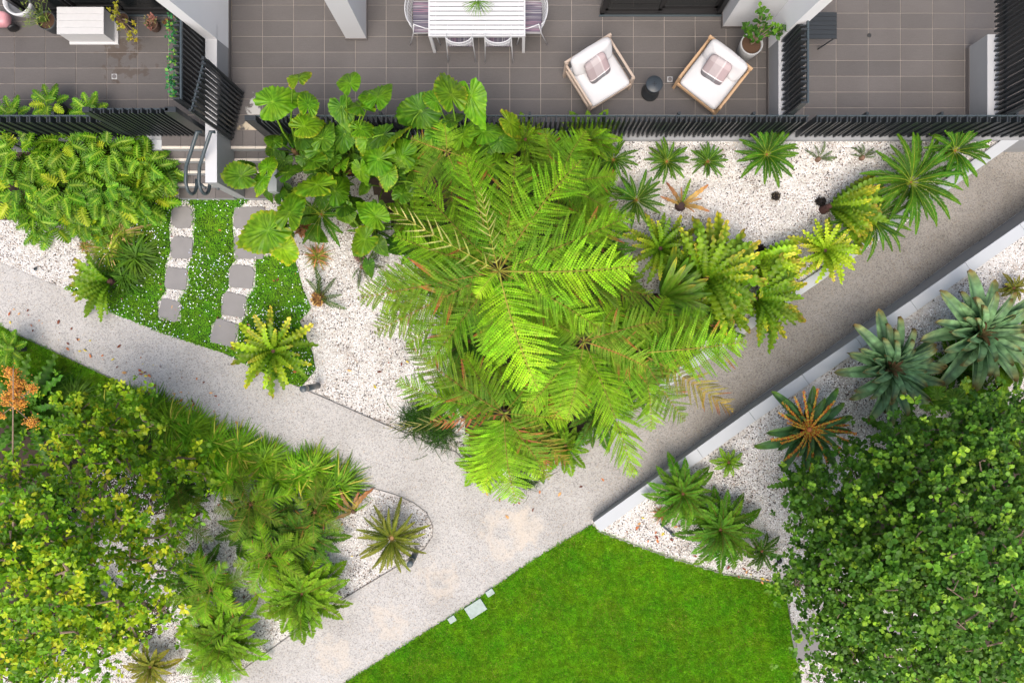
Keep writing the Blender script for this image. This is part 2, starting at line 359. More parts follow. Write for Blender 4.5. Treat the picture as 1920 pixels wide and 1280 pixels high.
# steel edging round beds
def edging(name, pts, z0, z1, g=None, label=None):
    mb = MB(); 
    for a, b in zip(pts[:-1], pts[1:]):
        d = (b-a); L_ = d.length
        if L_ < 1e-4: continue
        m = (a+b)/2; zz = z1+(g(m.x, m.y) if g else 0)
        mb.box((m.x, m.y, (z0+zz)/2), (L_+.01, .012, zz-z0), math.atan2(d.y, d.x))
    o = obj(name, mb.mesh(name, STEEL)); return tag(o, label, 'edging')
edging('bed_edging', pts_px(low_edge[1:-1]), -.01, .03, label='thin dark steel edge round the rounded tip of the lower left gravel bed')
edging('bed_edging', pts_px([(420, 662), (500, 700), (600, 742), (720, 795), (800, 828), (855, 847), (885, 880), (930, 903), (1000, 908), (1045, 884)]), -.01, .028, label='thin steel edge between the pale path and the gravel under the tree ferns')
edging('bed_edging', pts_px([(1120, 994), (1150, 1005), (1250, 1042), (1360, 1075), (1471, 1095), (1479, 1150), (1493, 1215), (1511, 1390)]), -.01, .02, g_low, label='dark steel edge between the bright lawn and the white gravel on the right')

# ------------------------------------------------------------------ ramp walls
def ramp_wall(name, label, edge_pts, side, width, ztop, facemat, gaps):
    # edge_pts: xy of the ramp-side face, ztop(x,y): cap height, side: unit normal away from the ramp
    root = empty(name, (edge_pts[0].x, edge_pts[0].y, 0), label, 'wall')
    mbf = MB(); O = root.location
    for a, b in zip(edge_pts[:-1], edge_pts[1:]):
        V = []
        for p in (a, b):
            for w_ in (.012, width-.012):
                q = p+side*w_; zt = ztop(p.x, p.y)-.04
                V += [(q.x-O.x, q.y-O.y, -.02), (q.x-O.x, q.y-O.y, zt)]
        # order: a0lo a0hi a1lo a1hi b0lo b0hi b1lo b1hi
        mbf.add(V, [[0, 1, 5, 4], [2, 6, 7, 3], [0, 2, 3, 1], [4, 5, 7, 6], [1, 3, 7, 5]])
    obj('wall_face', mbf.mesh('wall_face', facemat), root)
    tot = [(b-a).length for a, b in zip(edge_pts[:-1], edge_pts[1:])]; T = sum(tot)
    def at(s):
        for (a, b), l in zip(zip(edge_pts[:-1], edge_pts[1:]), tot):
            if s <= l+1e-6: return a.lerp(b, s/l)
            s -= l
        return edge_pts[-1]
    n = max(1, round(T/gaps))
    for i in range(n):
        V = []; s0, s1 = T*i/n+.004, T*(i+1)/n-.004
        for s_ in (s0, s1):
            p = at(s_)
            for w_ in (-.004, width+.004):
                q = p+side*w_; zt = ztop(p.x, p.y)
                V += [(q.x-O.x, q.y-O.y, zt-.04), (q.x-O.x, q.y-O.y, zt)]
        obj('cap_stone', MB().add(V, [[0, 4, 5, 1], [2, 3, 7, 6], [0, 1, 3, 2], [4, 6, 7, 5], [1, 5, 7, 3], [0, 2, 6, 4]]).mesh('cap_stone', CAPM), root)
    return root
ramp_wall('garden_wall', 'low grey garden wall with pale cap beside the bromeliads, lower side of the ramp', [Vector((p.x, p.y, 0)) for p in WB], nlow, .225, z_lowcap, FACEM, 1.25)
ramp_wall('garden_wall', 'low white capped garden wall, upper side of the ramp, cycad fronds hanging over', [Vector((p.x, p.y, 0)) for p in UW], -nlow, .19, lambda x, y: l_up(x, y)+.08, FACEM, 1.25)

# ------------------------------------------------------------------ patios with tiles
ZP = .85
def patio(name, x0, x1, y0, y1, jx, jy, px, py, mat):
    o = tag(obj(name, MB().box(((x0+x1)/2, (y0+y1)/2, (ZP-.008)/2-.02), (x1-x0, y1-y0, ZP-.008+.04)).mesh(name, GROUT)), kind='structure')
    g = .0055; cache = {}
    X = jx-px*math.ceil((jx-x0)/px); 
    while X < x1-1e-3:
        Y = jy-py*math.ceil((jy-y0)/py)
        while Y < y1-1e-3:
            a, b = max(X, x0)+g, min(X+px, x1)-g; c, d = max(Y, y0)+g, min(Y+py, y1)-g
            if b-a > .03 and d-c > .03:
                k = (round(b-a, 3), round(d-c, 3))
                if k not in cache: cache[k] = MB().bbox((0, 0, 0), (b-a, d-c, .012), .002).mesh('tile', mat)
                obj('tile', cache[k], o, ((a+b)/2, (c+d)/2, ZP-.004))
            Y += py
        X += px
    return o
kz = (H-ZP)/F
YK = 4.14
def wx(u): return (u-U0)*kz
def wy(v): return (V0-v)*kz
patio('patio_centre', wx(434), wx(1439), YK, 8.3, wx(492.2), wy(10), 57.95*kz, 29.35*kz, TILE)
patio('patio_left', -12.2, wx(406)-.21, YK, 8.3, wx(27.4), wy(98.7), 57.6*kz, 29.3*kz, TILE_L)
patio('patio_right', wx(1439)+.2, 11.6, YK, 8.3, wx(1568), wy(25), 60.2*kz, 29.55*kz, TILE)
# retaining kerb under the fence (gap for the two stairs)
XWL0, XWL1 = wx(432)-.21, wx(432)          # left dividing wall
XWR0, XWR1 = wx(1438), wx(1438)+.2
for a, b, lab in ((-12.2, wx(303), 'grey retaining kerb of the left patio behind the lobed leaf shrubs'), (wx(502), wx(1480), 'grey retaining kerb of the middle patio under the slatted fence'), (wx(1480)+.002, 12, 'grey retaining kerb of the right patio above the white gravel')):
    tag(obj('retaining_kerb', MB().box(((a+b)/2, (3.95+YK)/2, (ZP+.008)/2-.02), (b-a, YK-3.95, ZP+.008+.04)).mesh('retaining_kerb', GREYW)), lab, 'kerb')

# ------------------------------------------------------------------ stairs
def stairs(x0, x1, label, nt):
    root = empty('garden_stairs', ((x0+x1)/2, 3.0, 0), label, 'stairs'); O = root.location
    vv = [279, 302, 325, 349, 372]; zz = [.85, .68, .51, .34, .17]
    ys = [(V0-v)/F*(H-z) for v, z in zip(vv, zz)]
    for i in range(5):
        yb = YK if i == 0 else ys[i-1]; yf = ys[i]; z = zz[i]
        mb = MB().box(((x0+x1)/2-O.x, (yb+yf)/2-O.y, (z-.012)/2-.02), (x1-x0, yb-yf, z-.012+.04)); obj('step', mb.mesh('step', FACEM), root)
        nose = .055 if i < 4 else 0
        w_ = (x1-x0)/nt
        for k in range(nt):
            obj('tread_tile', MB().bbox((0, 0, 0), (w_-.006, yb-yf-nose-.006, .012), .002).mesh('tread_tile', TILE_S), root, (x0+w_*(k+.5)-O.x, (yb+yf+nose)/2-O.y, z-.005))
            if nose:
                obj('nosing', MB().bbox((0, 0, 0), (w_-.004, nose-.004, .03), .004).mesh('nosing', NOSE), root, (x0+w_*(k+.5)-O.x, yf+nose/2-O.y, z-.012))
TILE_S = tile_mat('stair_tile', (.145, .134, .13))
stairs(wx(303)-.0, XWL0-.005, 'brown tiled steps with cream nosings under the dark handrails, left of the dividing wall', 3)
stairs(XWL1+.005, wx(502), 'short flight of brown tiled steps with cream nosings, half hidden by big elephant ear leaves', 3)
tag(obj('stair_cheek_wall', MB().box((wx(502)+.09, 3.44, .42), (.17, .98, .88)).mesh('stair_cheek_wall', CAPM)), 'stub of white wall right of the steps beside the elephant ear plants', 'wall')
tag(obj('stair_cheek_wall', MB().box((wx(303)-.10, 3.86, .42), (.19, .20, .84)).mesh('stair_cheek_wall', CAPM)), 'pale stub of wall left of the steps, nearly buried by lobed leaves', 'wall')

# ------------------------------------------------------------------ dividing walls
def dividing_wall(x0, x1, y0, y1, label, z1=1.45, blade=True, blade_s=1, cap_only=False):
    root = empty('dividing_wall', ((x0+x1)/2, y0, 0), label, 'wall'); O = root.location
    obj('wall_body', MB().box(((x0+x1)/2-O.x, (y0+y1)/2-O.y, (z1-.012)/2-.02), (x1-x0, y1-y0, z1-.012+.04)).mesh('wall_body', GREYW), root)
    obj('wall_cap', MB().box(((x0+x1)/2-O.x, (y0+y1)/2-O.y-.002, z1-.004), (x1-x0+.006, y1-y0+.006, .016)).mesh('wall_cap', WHITE), root)
    if blade:
        yb = 5.70
        V = []
        for x in (x0-.003, x1+.003):
            for (y, z) in ((yb, ZP-.02), (yb-.26, 3.8), (7.4, 3.8), (7.4, ZP-.02)): V.append((x-O.x, y-O.y, z))
        obj('tall_blade', MB().add(V, [[0, 3, 2, 1], [4, 5, 6, 7], [0, 1, 5, 4], [1, 2, 6, 5], [2, 3, 7, 6], [3, 0, 4, 7]]).mesh('tall_blade', BLADE), root)
    # dark skirting tile line
    return root
dividing_wall(XWL0, XWL1, 2.985, 5.9, 'wall between left and middle patios, low by the stairs, rising to a tall white blade')
dividing_wall(XWR0, XWR1, 4.145, 5.9, 'wall between middle and right patios, rising to a tall white blade by the potted citrus')
dividing_wall(wx(1812), wx(1812)+.2, 4.145, 5.73, 'low grey wall at the far right patio end with dark slats behind it', blade=False)
def skirt(x, y0, y1, lab): tag(obj('tile_skirting', MB().box((x, (y0+y1)/2, ZP+.05), (.012, y1-y0, .1)).mesh('tile_skirting', TILE_S)), lab, 'skirting')
skirt(XWL1+.009, YK, 7, 'dark tile skirting under the tall white wall, left end of the middle patio')
skirt(XWR0-.009, YK, 6.1, 'dark tile skirting at the foot of the grey wall behind the pot')
skirt(wx(1812)-.009, YK, 5.72, 'dark tile skirting at the foot of the low wall, right end of the right patio')

# ------------------------------------------------------------------ slatted fences
slatcache = {}
def slat_mesh(w_, d_, h_):
    k = (round(w_, 3), round(d_, 3), round(h_, 3))
    if k not in slatcache: slatcache[k] = MB().bbox((0, 0, h_/2), (w_, d_, h_), .003).mesh('slat', SLAT)
    return slatcache[k]
def fence_x(label, x0, x1, y, zt=1.81, zb=.88, pitch=.0905, posts=True, z_post=1.93, rails=True, first=0):
    root = empty('slat_fence', (x0, y, zb), label, 'fence'); n = int((x1-x0)/pitch)
    me0 = slat_mesh(.032, .115, zt-zb); me1 = slat_mesh(.028, .10, zt-zb-.06)
    for i in range(n+1):
        if (i+first) % 2 == 0: obj('slat', me0, root, (i*pitch, .0, 0))
        else: obj('slat', me1, root, (i*pitch, .012, 0))
    L_ = x1-x0
    obj('top_rail', MB().box((L_/2, .062, zt-zb-.03), (L_, .02, .05)).mesh('top_rail', RAILM), root)
    obj('bottom_rail', MB().box((L_/2, .072, .12), (L_, .035, .045)).mesh('bottom_rail', SLAT), root)
    if posts:
        k = .9
        while k < L_:
            obj('fence_post', MB().box((k, .10, (zt-zb)/2+.0), (.045, .045, zt-zb+.04)).mesh('fence_post', SLAT), root); k += 1.35
    return root
YF = 4.045
fence_x('long charcoal slat fence of the middle patio, partly behind elephant ears', wx(515), wx(1478), YF)
fence_x('charcoal slat fence in front of the right patio, above the bed of cycads', wx(1492), 12.0, YF)
fence_x('charcoal slat fence in front of the left patio, above the lobed leaf shrubs', -12.0, wx(246), YF, first=1)
def fence_y(label, x, y0, y1, zb, zt, flip=1, top='rail'):
    root = empty('slat_screen', (x, y0, zb), label, 'fence'); n = int((y1-y0)/.0905)
    me0 = slat_mesh(.032, .115, zt-zb); me1 = slat_mesh(.028, .10, zt-zb-.06)
    for i in range(n+1): obj('slat', me0 if i % 2 == 0 else me1, root, (0 if i % 2 == 0 else .012*flip, i*.0905, 0), (0, 0, PI/2))
    L_ = y1-y0
    obj('top_rail', MB().box((.07*flip, L_/2, zt-zb-.04), (.03, L_, .05)).mesh('top_rail', RAILM), root)
    obj('bottom_rail', MB().box((.07*flip, L_/2, .12), (.03, L_, .045)).mesh('bottom_rail', SLAT), root)
    return root
fence_y('tall charcoal slat screen on the wall right of the potted citrus', XWR0+.10, 4.15, 5.75, 1.46, 2.36, 1)
fence_y('tall charcoal slat screen on the wall at the far right end of the right patio', wx(1812)+.17, 4.15, 6.6, 1.46, 2.36, 1)
fence_y('tall charcoal slat screen beside the left patio with ivy trailing along it', XWL0-.09, 4.22, 6.2, .90, 2.36, 1)
# gates
def gate(label, a, b, zb, zt, cat='gate'):
    a = Vector((a[0], a[1], zb)); b = Vector((b[0], b[1], zb)); d = b-a; L_ = d.length; rz = math.atan2(d.y, d.x)
    root = empty('slat_gate', a, label, cat, rz=rz); n = int(L_/.082)
    me0 = slat_mesh(.030, .09, zt-zb); me1 = slat_mesh(.026, .08, zt-zb-.05)
    for i in range(n+1): obj('slat', me0 if i % 2 == 0 else me1, root, (.02+i*.082, 0, 0))
    obj('gate_rail', MB().box((L_/2, .055, zt-zb-.12), (L_, .03, .05)).mesh('gate_rail', RAILM), root)
    obj('gate_rail', MB().box((L_/2, .055, .14), (L_, .03, .05)).mesh('gate_rail', SLAT), root)
    obj('gate_stile', MB().box((0, .0, (zt-zb)/2+.02), (.05, .05, zt-zb+.06)).mesh('gate_stile', SLAT), root)
    obj('gate_stile', MB().box((L_, .0, (zt-zb)/2+.02), (.05, .05, zt-zb+.06)).mesh('gate_stile', SLAT), root)
    return root
gate('charcoal slatted gate swung open onto the middle patio beside the tall white wall', (wx(435), wy(262)), (wx(456), wy(177)), .90, 2.50)
gate('closed charcoal slatted gate at the top of the left steps behind the handrails', (wx(258), 4.05), (wx(384), 4.05), .90, 2.25)
for (u, z1, lab) in ((249, 2.3, 'dark square gate post at the left of the closed gate by the lobed leaf shrubs'), (390, 2.3, 'dark square gate post beside the dividing wall and the handrails'), (507, 1.86, 'dark square gate post right of the open gateway, start of the middle fence')):
    w_ = .20 if u != 249 else .12
    tag(obj('gate_post', MB().bbox((wx(u), 4.05, (ZP+z1)/2), (w_, .09, z1-ZP), .004).mesh('gate_post', SLAT)), lab, 'post')

# ------------------------------------------------------------------ handrails
def handrail(label, du, bar_end):
    def Q(u, v, z): return P(u+du, v, z)
    root = empty('handrail', Q(352, 345, 0), label, 'handrail'); O = root.location
    pts = [Q(372, 232, 2.25), Q(372, 243, 2.05)] if False else [Q(378, 248, 1.85), Q(370, 247, 1.9), Q(349, 312, 1.45), Q(348, 340, 1.2)]
    # the loop at the lower end, a U in the vertical plane
    c0 = Q(348, 340, 1.2)
    top = c0; n = 9; R_ = .17
    cc = Vector((c0.x+.03, c0.y-.03, c0.z-R_))
    for k in range(1, n+1):
        a = PI*k/n
        pts.append(Vector((c0.x+.05*k/n, c0.y-.20*math.sin(a), c0.z-R_*(1-math.cos(a)))))
    end = pts[-1]; pts.append(end+Vector((.0, .12, 0)))
    obj('rail_tube', MB().tube([p-O for p in pts], .032, 10).mesh('rail_tube', RAILM, True), root)
    b0 = end+Vector((.0, .10, 0)); b1 = bar_end
    obj('bracket', MB().tube([b0-O, b1-O], .02, 8).mesh('bracket', RAILM, True), root)
handrail('dark tubular handrail with a looped end, the left one of the pair over the steps', 0, P(386, 353, .95))
handrail('dark looped tubular handrail, right one of the pair, braced to the pale wall', 25, P(410, 355, 1.0))

# ------------------------------------------------------------------ building pieces at the top of the picture
cx0, cx1, cy = wx(650), wx(688), wy(75)
root = empty('column', ((cx0+cx1)/2, cy+.5, ZP), 'square white rendered column standing on the middle patio left of the dining table', 'column')
obj('shaft', MB().box((0, 0, 1.7), (cx1-cx0, 1.0, 3.4)).mesh('shaft', WHITE), root)
obj('plinth', MB().box((0, 0, .035), (cx1-cx0+.03, 1.03, .07)).mesh('plinth', TILE_S), root)
by = wy(53)
root = empty('rendered_pier', ((wx(1353)+wx(1438))/2, by+.6, ZP), 'broad white rendered pier between the black sliding door and the potted citrus', 'pier')
obj('pier_body', MB().box((0, 0, 1.7), (wx(1438)-wx(1353)-.004, 1.2, 3.4)).mesh('pier_body', WHITE), root)
obj('plinth', MB().box((-.01, -.012, .04), (wx(1438)-wx(1353)+.005, 1.2, .08)).mesh('plinth', TILE_S), root)
def sliding_door(label, x0, x1, yb, npan):
    root = empty('sliding_door', ((x0+x1)/2, yb, ZP), label, 'door'); L_ = x1-x0; h = 2.35
    obj('frame', MB().box((0, .03, .04), (L_, .12, .08)).box((-L_/2+.04, .03, h/2), (.08, .12, h)).box((L_/2-.04, .03, h/2), (.08, .12, h)).box((0, .03, h-.04), (L_, .12, .08)).mesh('frame', BLACK), root)
    obj('track', MB().box((0, -.045, .012), (L_+.04, .03, .024)).mesh('track', RAILM), root)
    for i in range(npan):
        w_ = (L_-.16)/npan; x = -L_/2+.08+w_*(i+.5); yy = .03+.05*(i % 2)
        s_ = obj('sash', MB().box((0, 0, .13), (w_, .04, .1)).box((-w_/2+.03, 0, h/2), (.06, .04, h-.2)).box((w_/2-.03, 0, h/2), (.06, .04, h-.2)).box((0, 0, h-.13), (w_, .04, .1)).mesh('sash', BLACK), root, (x, yy, 0))
        obj('pane', MB().box((0, 0, h/2), (w_-.12, .01, h-.36)).mesh('pane', GLASS), s_)
    return root
sliding_door('black framed sliding glass door behind the two white armchairs', wx(1125), wx(1350), wy(31)+.05, 2)
sliding_door('black framed sliding glass door behind the white box on the left patio', wx(52), wx(330), wy(31)+.05, 3)
tag(obj('floor_mat_sill', MB().box((wx(1197), wy(16)+.25, ZP+.25), (.85, .05, .04)).mesh('timber_sill', WOODB)), 'strip of pale timber seen inside the black sliding door', 'sill')
root = empty('apartment_building', (0, 8.4, ZP), 'rendered apartment facade just beyond the top edge, behind the patios', 'building')
obj('rear_wall', MB().box((0, 0, 1.5), (23.6, .3, 4.7)).mesh('rear_wall', BLADE), root)
obj('ceiling_slab', MB().box((0, .4, 3.1), (23.6, 1.1, .25)).mesh('ceiling_slab', BLADE), root)
# ------------------------------------------------------------------ furniture on the middle patio
tz = ZP+.74; kt = (H-tz)/F
tx0, tx1, ty0 = (803-U0)*kt, (985-U0)*kt, (V0-68)*kt; tyl = 1.0
root = empty('dining_table', ((tx0+tx1)/2, ty0+tyl/2, ZP), 'long white slatted outdoor dining table with palm leaves in a vase on it', 'table'); Lx = tx1-tx0
ns = 11; sw = (tyl-.06)/ns
sm = MB().bbox((0, 0, 0), (Lx-.06, sw-.016, .022), .003).mesh('slat', PW)
for i in range(ns): obj('slat', sm, root, (0, -tyl/2+.03+sw*(i+.5), .735))
obj('frame', MB().box((0, -tyl/2+.014, .71), (Lx, .028, .06)).box((0, tyl/2-.014, .71), (Lx, .028, .06)).box((-Lx/2+.014, 0, .71), (.028, tyl-.058, .06)).box((Lx/2-.014, 0, .71), (.028, tyl-.058, .06)).mesh('frame', PW), root)
for sx in (-1, 1):
    for sy in (-1, 1): obj('leg', MB().box((sx*(Lx/2-.03), sy*(tyl/2-.03), .34), (.055, .055, .68)).mesh('leg', PW), root)
def mesh_fabric():
    m, n, b, L = newmat('striped_seat_weave'); tc = n.nodes.new('ShaderNodeTexCoord')
    mp = N(n, 'ShaderNodeMapping'); mp.inputs['Scale'].default_value = (1, 0.02, .02); L.new(tc.outputs['Object'], mp.inputs[0])
    v = N(n, 'ShaderNodeTexVoronoi', Scale=75.0); L.new(mp.outputs[0], v.inputs['Vector'])
    sep = n.nodes.new('ShaderNodeSeparateColor'); L.new(v.outputs['Color'], sep.inputs[0])
    c = ramp(n, L, sep.outputs[0], [(0, (.07, .06, .10)), (.35, (.15, .14, .18)), (.6, (.34, .34, .36)), (.8, (.28, .16, .22)), (1, (.10, .11, .16))])
    L.new(c, b.inputs['Base Color']); b.inputs['Roughness'].default_value = .8; return m
WEAVE = mesh_fabric()
def wire_chair(label, x, y, rz, arms):
    root = empty('wire_chair', (x, y, ZP), label, 'chair', 'white wire chairs round the dining table', rz)   # faces +y
    W_ = .24 if not arms else .30; r = .010
    n = 10; seat = [(-W_, -.22), (-W_, .22), (W_, .22), (W_, -.22)]
    obj('seat', MB().bbox((0, .0, .44), (2*W_-.03, .42, .02), .006).mesh('seat', WEAVE), root)
    obj('seat_frame', MB().tube([(-W_, .22, .44), (W_, .22, .44), (W_, -.2, .43), (-W_, -.2, .43)], r, 6, closed=True).mesh('seat_frame', PW, True), root)
    # curved back
    def arc(z, dep, ww): return [(ww*math.sin(a), -.20-dep*math.cos(a)+dep*.35, z) for a in np.linspace(-1.25, 1.25, 13)]
    top = arc(.80, .16, W_*1.06); mid = arc(.66, .13, W_*1.05)
    mb = MB().tube(top, r, 6).tube(mid, r*.7, 5)
    for a, b in zip(arc(.80, .16, W_*1.06), arc(.45, .02, W_)): mb.tube([a, b], .0035, 4)
    for q in np.linspace(.49, .78, 9):
        f = (q-.45)/.35; mb.tube(arc(q, .02+.14*f, W_*(1+.06*f)), .003, 4)
    obj('backrest', mb.mesh('backrest', PW, True), root)
    for sx in (-1, 1):
        obj('leg', MB().tube([(sx*W_, -.14, .80), (sx*(W_+.01), -.20, .45), (sx*(W_+.03), -.33, 0)], .011, 6).mesh('leg', PW, True), root)
        obj('leg', MB().tube([(sx*W_, .20, .44), (sx*(W_+.03), .26, 0)], .011, 6).mesh('leg', PW, True), root)
        if arms:
            obj('armrest', MB().tube([(sx*W_*1.02, -.14, .80), (sx*(W_+.03), .05, .70), (sx*(W_+.02), .20, .64), (sx*W_, .22, .44)], .010, 6).mesh('armrest', PW, True), root)
    return root
yc = (V0-80)*((H-ZP-.8)/F)
wire_chair('white wire chair with striped seat tucked under the near side of the table, left', (861-U0)*(H-1.5)/F, 5.79, 0, False)
wire_chair('white wire chair with striped seat tucked under the near side of the table, right', (934-U0)*(H-1.5)/F, 5.79, 0, False)
wire_chair('white wire armchair at the left end of the dining table', (795-U0)*(H-1.3)/F, 6.13, -PI/2, True)
wire_chair('white wire armchair at the right end of the dining table', (995-U0)*(H-1.3)/F, 6.13, PI/2, True)
# vase with palm leaves
vz = ZP+.75; vp = P(896, 2, vz+.25)
root = empty('vase', (vp.x, vp.y, vz), 'clear pale glass vase standing on the white dining table', 'vase')
gm, gn, gb, gL = newmat('vase_glass'); gb.inputs['Base Color'].default_value = (.75, .8, .78, 1); gb.inputs['Transmission Weight'].default_value = .7; gb.inputs['Roughness'].default_value = .1
obj('body', MB().lathe([(.05, 0), (.06, .02), (.062, .1), (.045, .2), (.05, .25)], n=20).mesh('body', gm, True), root)
obj('stems', MB().tube([(0, 0, .02), (.0, 0, .42)], .01, 6, col=(.12, .2, .05)).mesh('stems', TINT), root)

# ---- soft cushions
def cushion(sx, sy, sz, e=.28, wr=.006, seed=0):
    r_ = np.random.default_rng(seed); n, m = 14, 24; V = []; cs = lambda a, p: np.sign(np.cos(a))*abs(np.cos(a))**p; sn = lambda a, p: np.sign(np.sin(a))*abs(np.sin(a))**p
    ph = r_.uniform(0, 6, 6)
    for i in range(n+1):
        a = -PI/2+PI*i/n
        for j in range(m):
            b = 2*PI*j/m; x = cs(a, .45)*cs(b, e)*sx; y = cs(a, .45)*sn(b, e)*sy; z = sn(a, .8)*sz
            z += wr*(math.sin(x*14+ph[0])*math.sin(y*17+ph[1])+math.sin((x+y)*25+ph[2])*.6)
            V.append((x, y, z))
    Fq = [[i*m+j, i*m+(j+1) % m, (i+1)*m+(j+1) % m, (i+1)*m+j] for i in range(n) for j in range(m)]
    return MB().add(V, Fq)
def plaid():
    m, n, b, L = newmat('plaid_pillow'); tc = n.nodes.new('ShaderNodeTexCoord'); s = n.nodes.new('ShaderNodeSeparateXYZ'); L.new(tc.outputs['Object'], s.inputs[0])
    def r_(o, st):
        mr = N(n, 'ShaderNodeMapRange'); mr.inputs[1].default_value = -.24; mr.inputs[2].default_value = .24; L.new(s.outputs[o], mr.inputs[0])
        x = n.nodes.new('ShaderNodeValToRGB'); x.color_ramp.interpolation = 'CONSTANT'; e = x.color_ramp.elements
        while len(e) < len(st): e.new(.5)
        for i, (p, c) in enumerate(st): e[i].position = p; e[i].color = (*c, 1)
        L.new(mr.outputs[0], x.inputs[0]); return x.outputs[0]
    a = r_(1, [(0, (.17, .17, .18)), (.24, (.8, .78, .78)), (.28, (.40, .345, .35)), (.75, (.47, .42, .42))])
    c = r_(0, [(0, (.80, .76, .76)), (.30, (1, 1, 1)), (.62, (1.25, 1.25, 1.25)), (.68, (.95, .85, .86))])
    L.new(mix(n, L, 1.0, a, c, 'MULTIPLY'), b.inputs['Base Color']); b.inputs['Roughness'].default_value = .9; return m
PLAID = plaid()
def armchair(label, cu, cv, ang, wood, plabel, wd=.98, dp=.92):
    # ang: world direction of the back bar; chair faces -y local
    c = P(cu, cv, ZP+.5)
    root = empty('lounge_armchair', (c.x, c.y, ZP), label, 'armchair', 'white cushioned lounge chairs', ang)
    hw, hd = wd/2, dp/2
    obj('back_rail', MB().bbox((0, hd-.02, .66), (wd+.03, .045, .06), .006).mesh('back_rail', wood), root)
    obj('front_rail', MB().bbox((0, -hd+.02, .27), (wd-.06, .04, .07), .006).mesh('front_rail', wood), root)
    for sx in (-1, 1):
        obj('armrest', MB().bbox((sx*(hw-.015), -.005, .56), (.042, dp-.05, .03), .006).mesh('armrest', wood), root)
        obj('side_rail', MB().bbox((sx*(hw-.03), 0, .27), (.035, dp-.1, .07), .006).mesh('side_rail', wood), root)
        obj('leg', MB().bbox((sx*(hw-.02), -hd+.03, .275), (.05, .05, .55), .006).mesh('leg', wood), root)
        obj('leg', MB().bbox((sx*(hw-.02), hd-.03, .33), (.05, .05, .66), .006).mesh('leg', wood), root)
    obj('base_slats', MB().box((0, 0, .25), (wd-.1, dp-.1, .03)).mesh('base_slats', wood), root)
    obj('seat_cushion', cushion(hw-.055, hd-.03, .10, .16, .004, 1).mesh('seat_cushion', FABW, True), root, (0, -.03, .37))
    obj('back_cushion', cushion(hw-.065, .22, .11, .3, .012, 3).mesh('back_cushion', FABW, True), root, (0, hd-.17, .60), (math.radians(66), 0, 0))
    Rz = Matrix.Rotation(ang, 3, 'Z'); pp = Vector((c.x, c.y, ZP))+Rz@Vector((-.02, .06, .60))
    pil = obj('throw_pillow', cushion(.235, .225, .075, .35, .004, 5).mesh('throw_pillow', PLAID, True), None, pp, (math.radians(48), 0, ang+.1), (1, 1, 1))
    tag(pil, plabel, 'pillow', 'plaid pillows on the lounge chairs')
armchair('white cushioned lounge chair with pale weathered timber frame, left of the dark drum stool', 1124, 136, math.radians(32), WOODA, 'pink and grey plaid pillow leaning in the pale framed lounge chair')
armchair('white cushioned lounge chair with warm orange timber frame, right of the dark drum stool', 1338, 141, math.radians(-38), WOODB, 'pink and grey plaid pillow leaning in the orange framed lounge chair')
# stool
c = P(1227, 158, ZP+.45)
root = empty('drum_stool', (c.x, c.y, ZP), 'dark waisted drum side table between the two white lounge chairs', 'stool')
obj('body', MB().lathe([(.17, 0), (.175, .03), (.14, .17), (.125, .23), (.14, .3), (.155, .40), (.15, .44)], n=32).mesh('body', RAILM if False else simple('dark_slate_metal', (.02, .025, .03), .4, .15, 6), True), root)
obj('top', MB().lathe([(.155, .44), (.16, .452), (.15, .462), (.0, .464)], n=32, cap=False).mesh('top', simple('slate_top', (.035, .045, .055), .35, .12, 6), True), root)
obj('top_holes', MB().lathe([(.012, .4645), (.012, .468)], n=10).lathe([(.010, .4645), (.010, .468)], (.03, 0, 0), 8).lathe([(.010, .4645), (.010, .468)], (-.03, 0, 0), 8).lathe([(.010, .4645), (.010, .468)], (0, .03, 0), 8).lathe([(.010, .4645), (.010, .468)], (0, -.03, 0), 8).mesh('top_holes', BLACK), root)
def drain(u, v, lab, rr=False, dark=False):
    p = P(u, v, ZP+.004); root = empty('floor_drain', p, lab, 'drain')
    if not rr: obj('plate', MB().bbox((0, 0, .003), (.105, .105, .006), .002).mesh('plate', POTG), root)
    obj('grate', MB().lathe([(.042, .0061), (.042, .009), (.03, .0095), (.0, .0095)], n=18, cap=False).mesh('grate', simple('drain_grate', (.16, .15, .15) if not dark else (.03, .03, .03), .4), True), root)
drain(214.5, 144, 'square pale floor drain with a round grate in the stained tiles of the left patio')
drain(1256, 149, 'square floor drain beside the dark drum stool')
drain(1629.5, 67, 'small round dark floor drain in the right patio', True, True)

# ---- plants in pots helper leaves
def leaf_quad(n=3, w_=.28, cup=.1, tipdrop=.15):
    # obovate leaf along +x, unit length
    xs = np.linspace(0, 1, n+2); V = [(0, 0, 0)]
    for x in xs[1:-1]:
        ww = w_*math.sin(PI*min(1, x**1.15))**.8; z = -tipdrop*x*x; V += [(x, -ww, z+cup*ww), (x, 0, z), (x, ww, z+cup*ww)]
    V.append((1, 0, -tipdrop)); Fq = []; T = []
    T += [[0, 1, 2], [0, 2, 3]]
    for i in range(n-1):
        a = 1+3*i; Fq += [[a, a+3, a+4, a+1], [a+1, a+4, a+5, a+2]]
    a = 1+3*(n-1); T += [[a, len(V)-1, a+1], [a+1, len(V)-1, a+2]]
    Tr = T+[[q[0], q[1], q[2]] for q in Fq]+[[q[0], q[2], q[3]] for q in Fq]
    return np.array(V), np.array(Tr)
def lerpc(a, b, t): return np.array(a)*(1-t)+np.array(b)*t
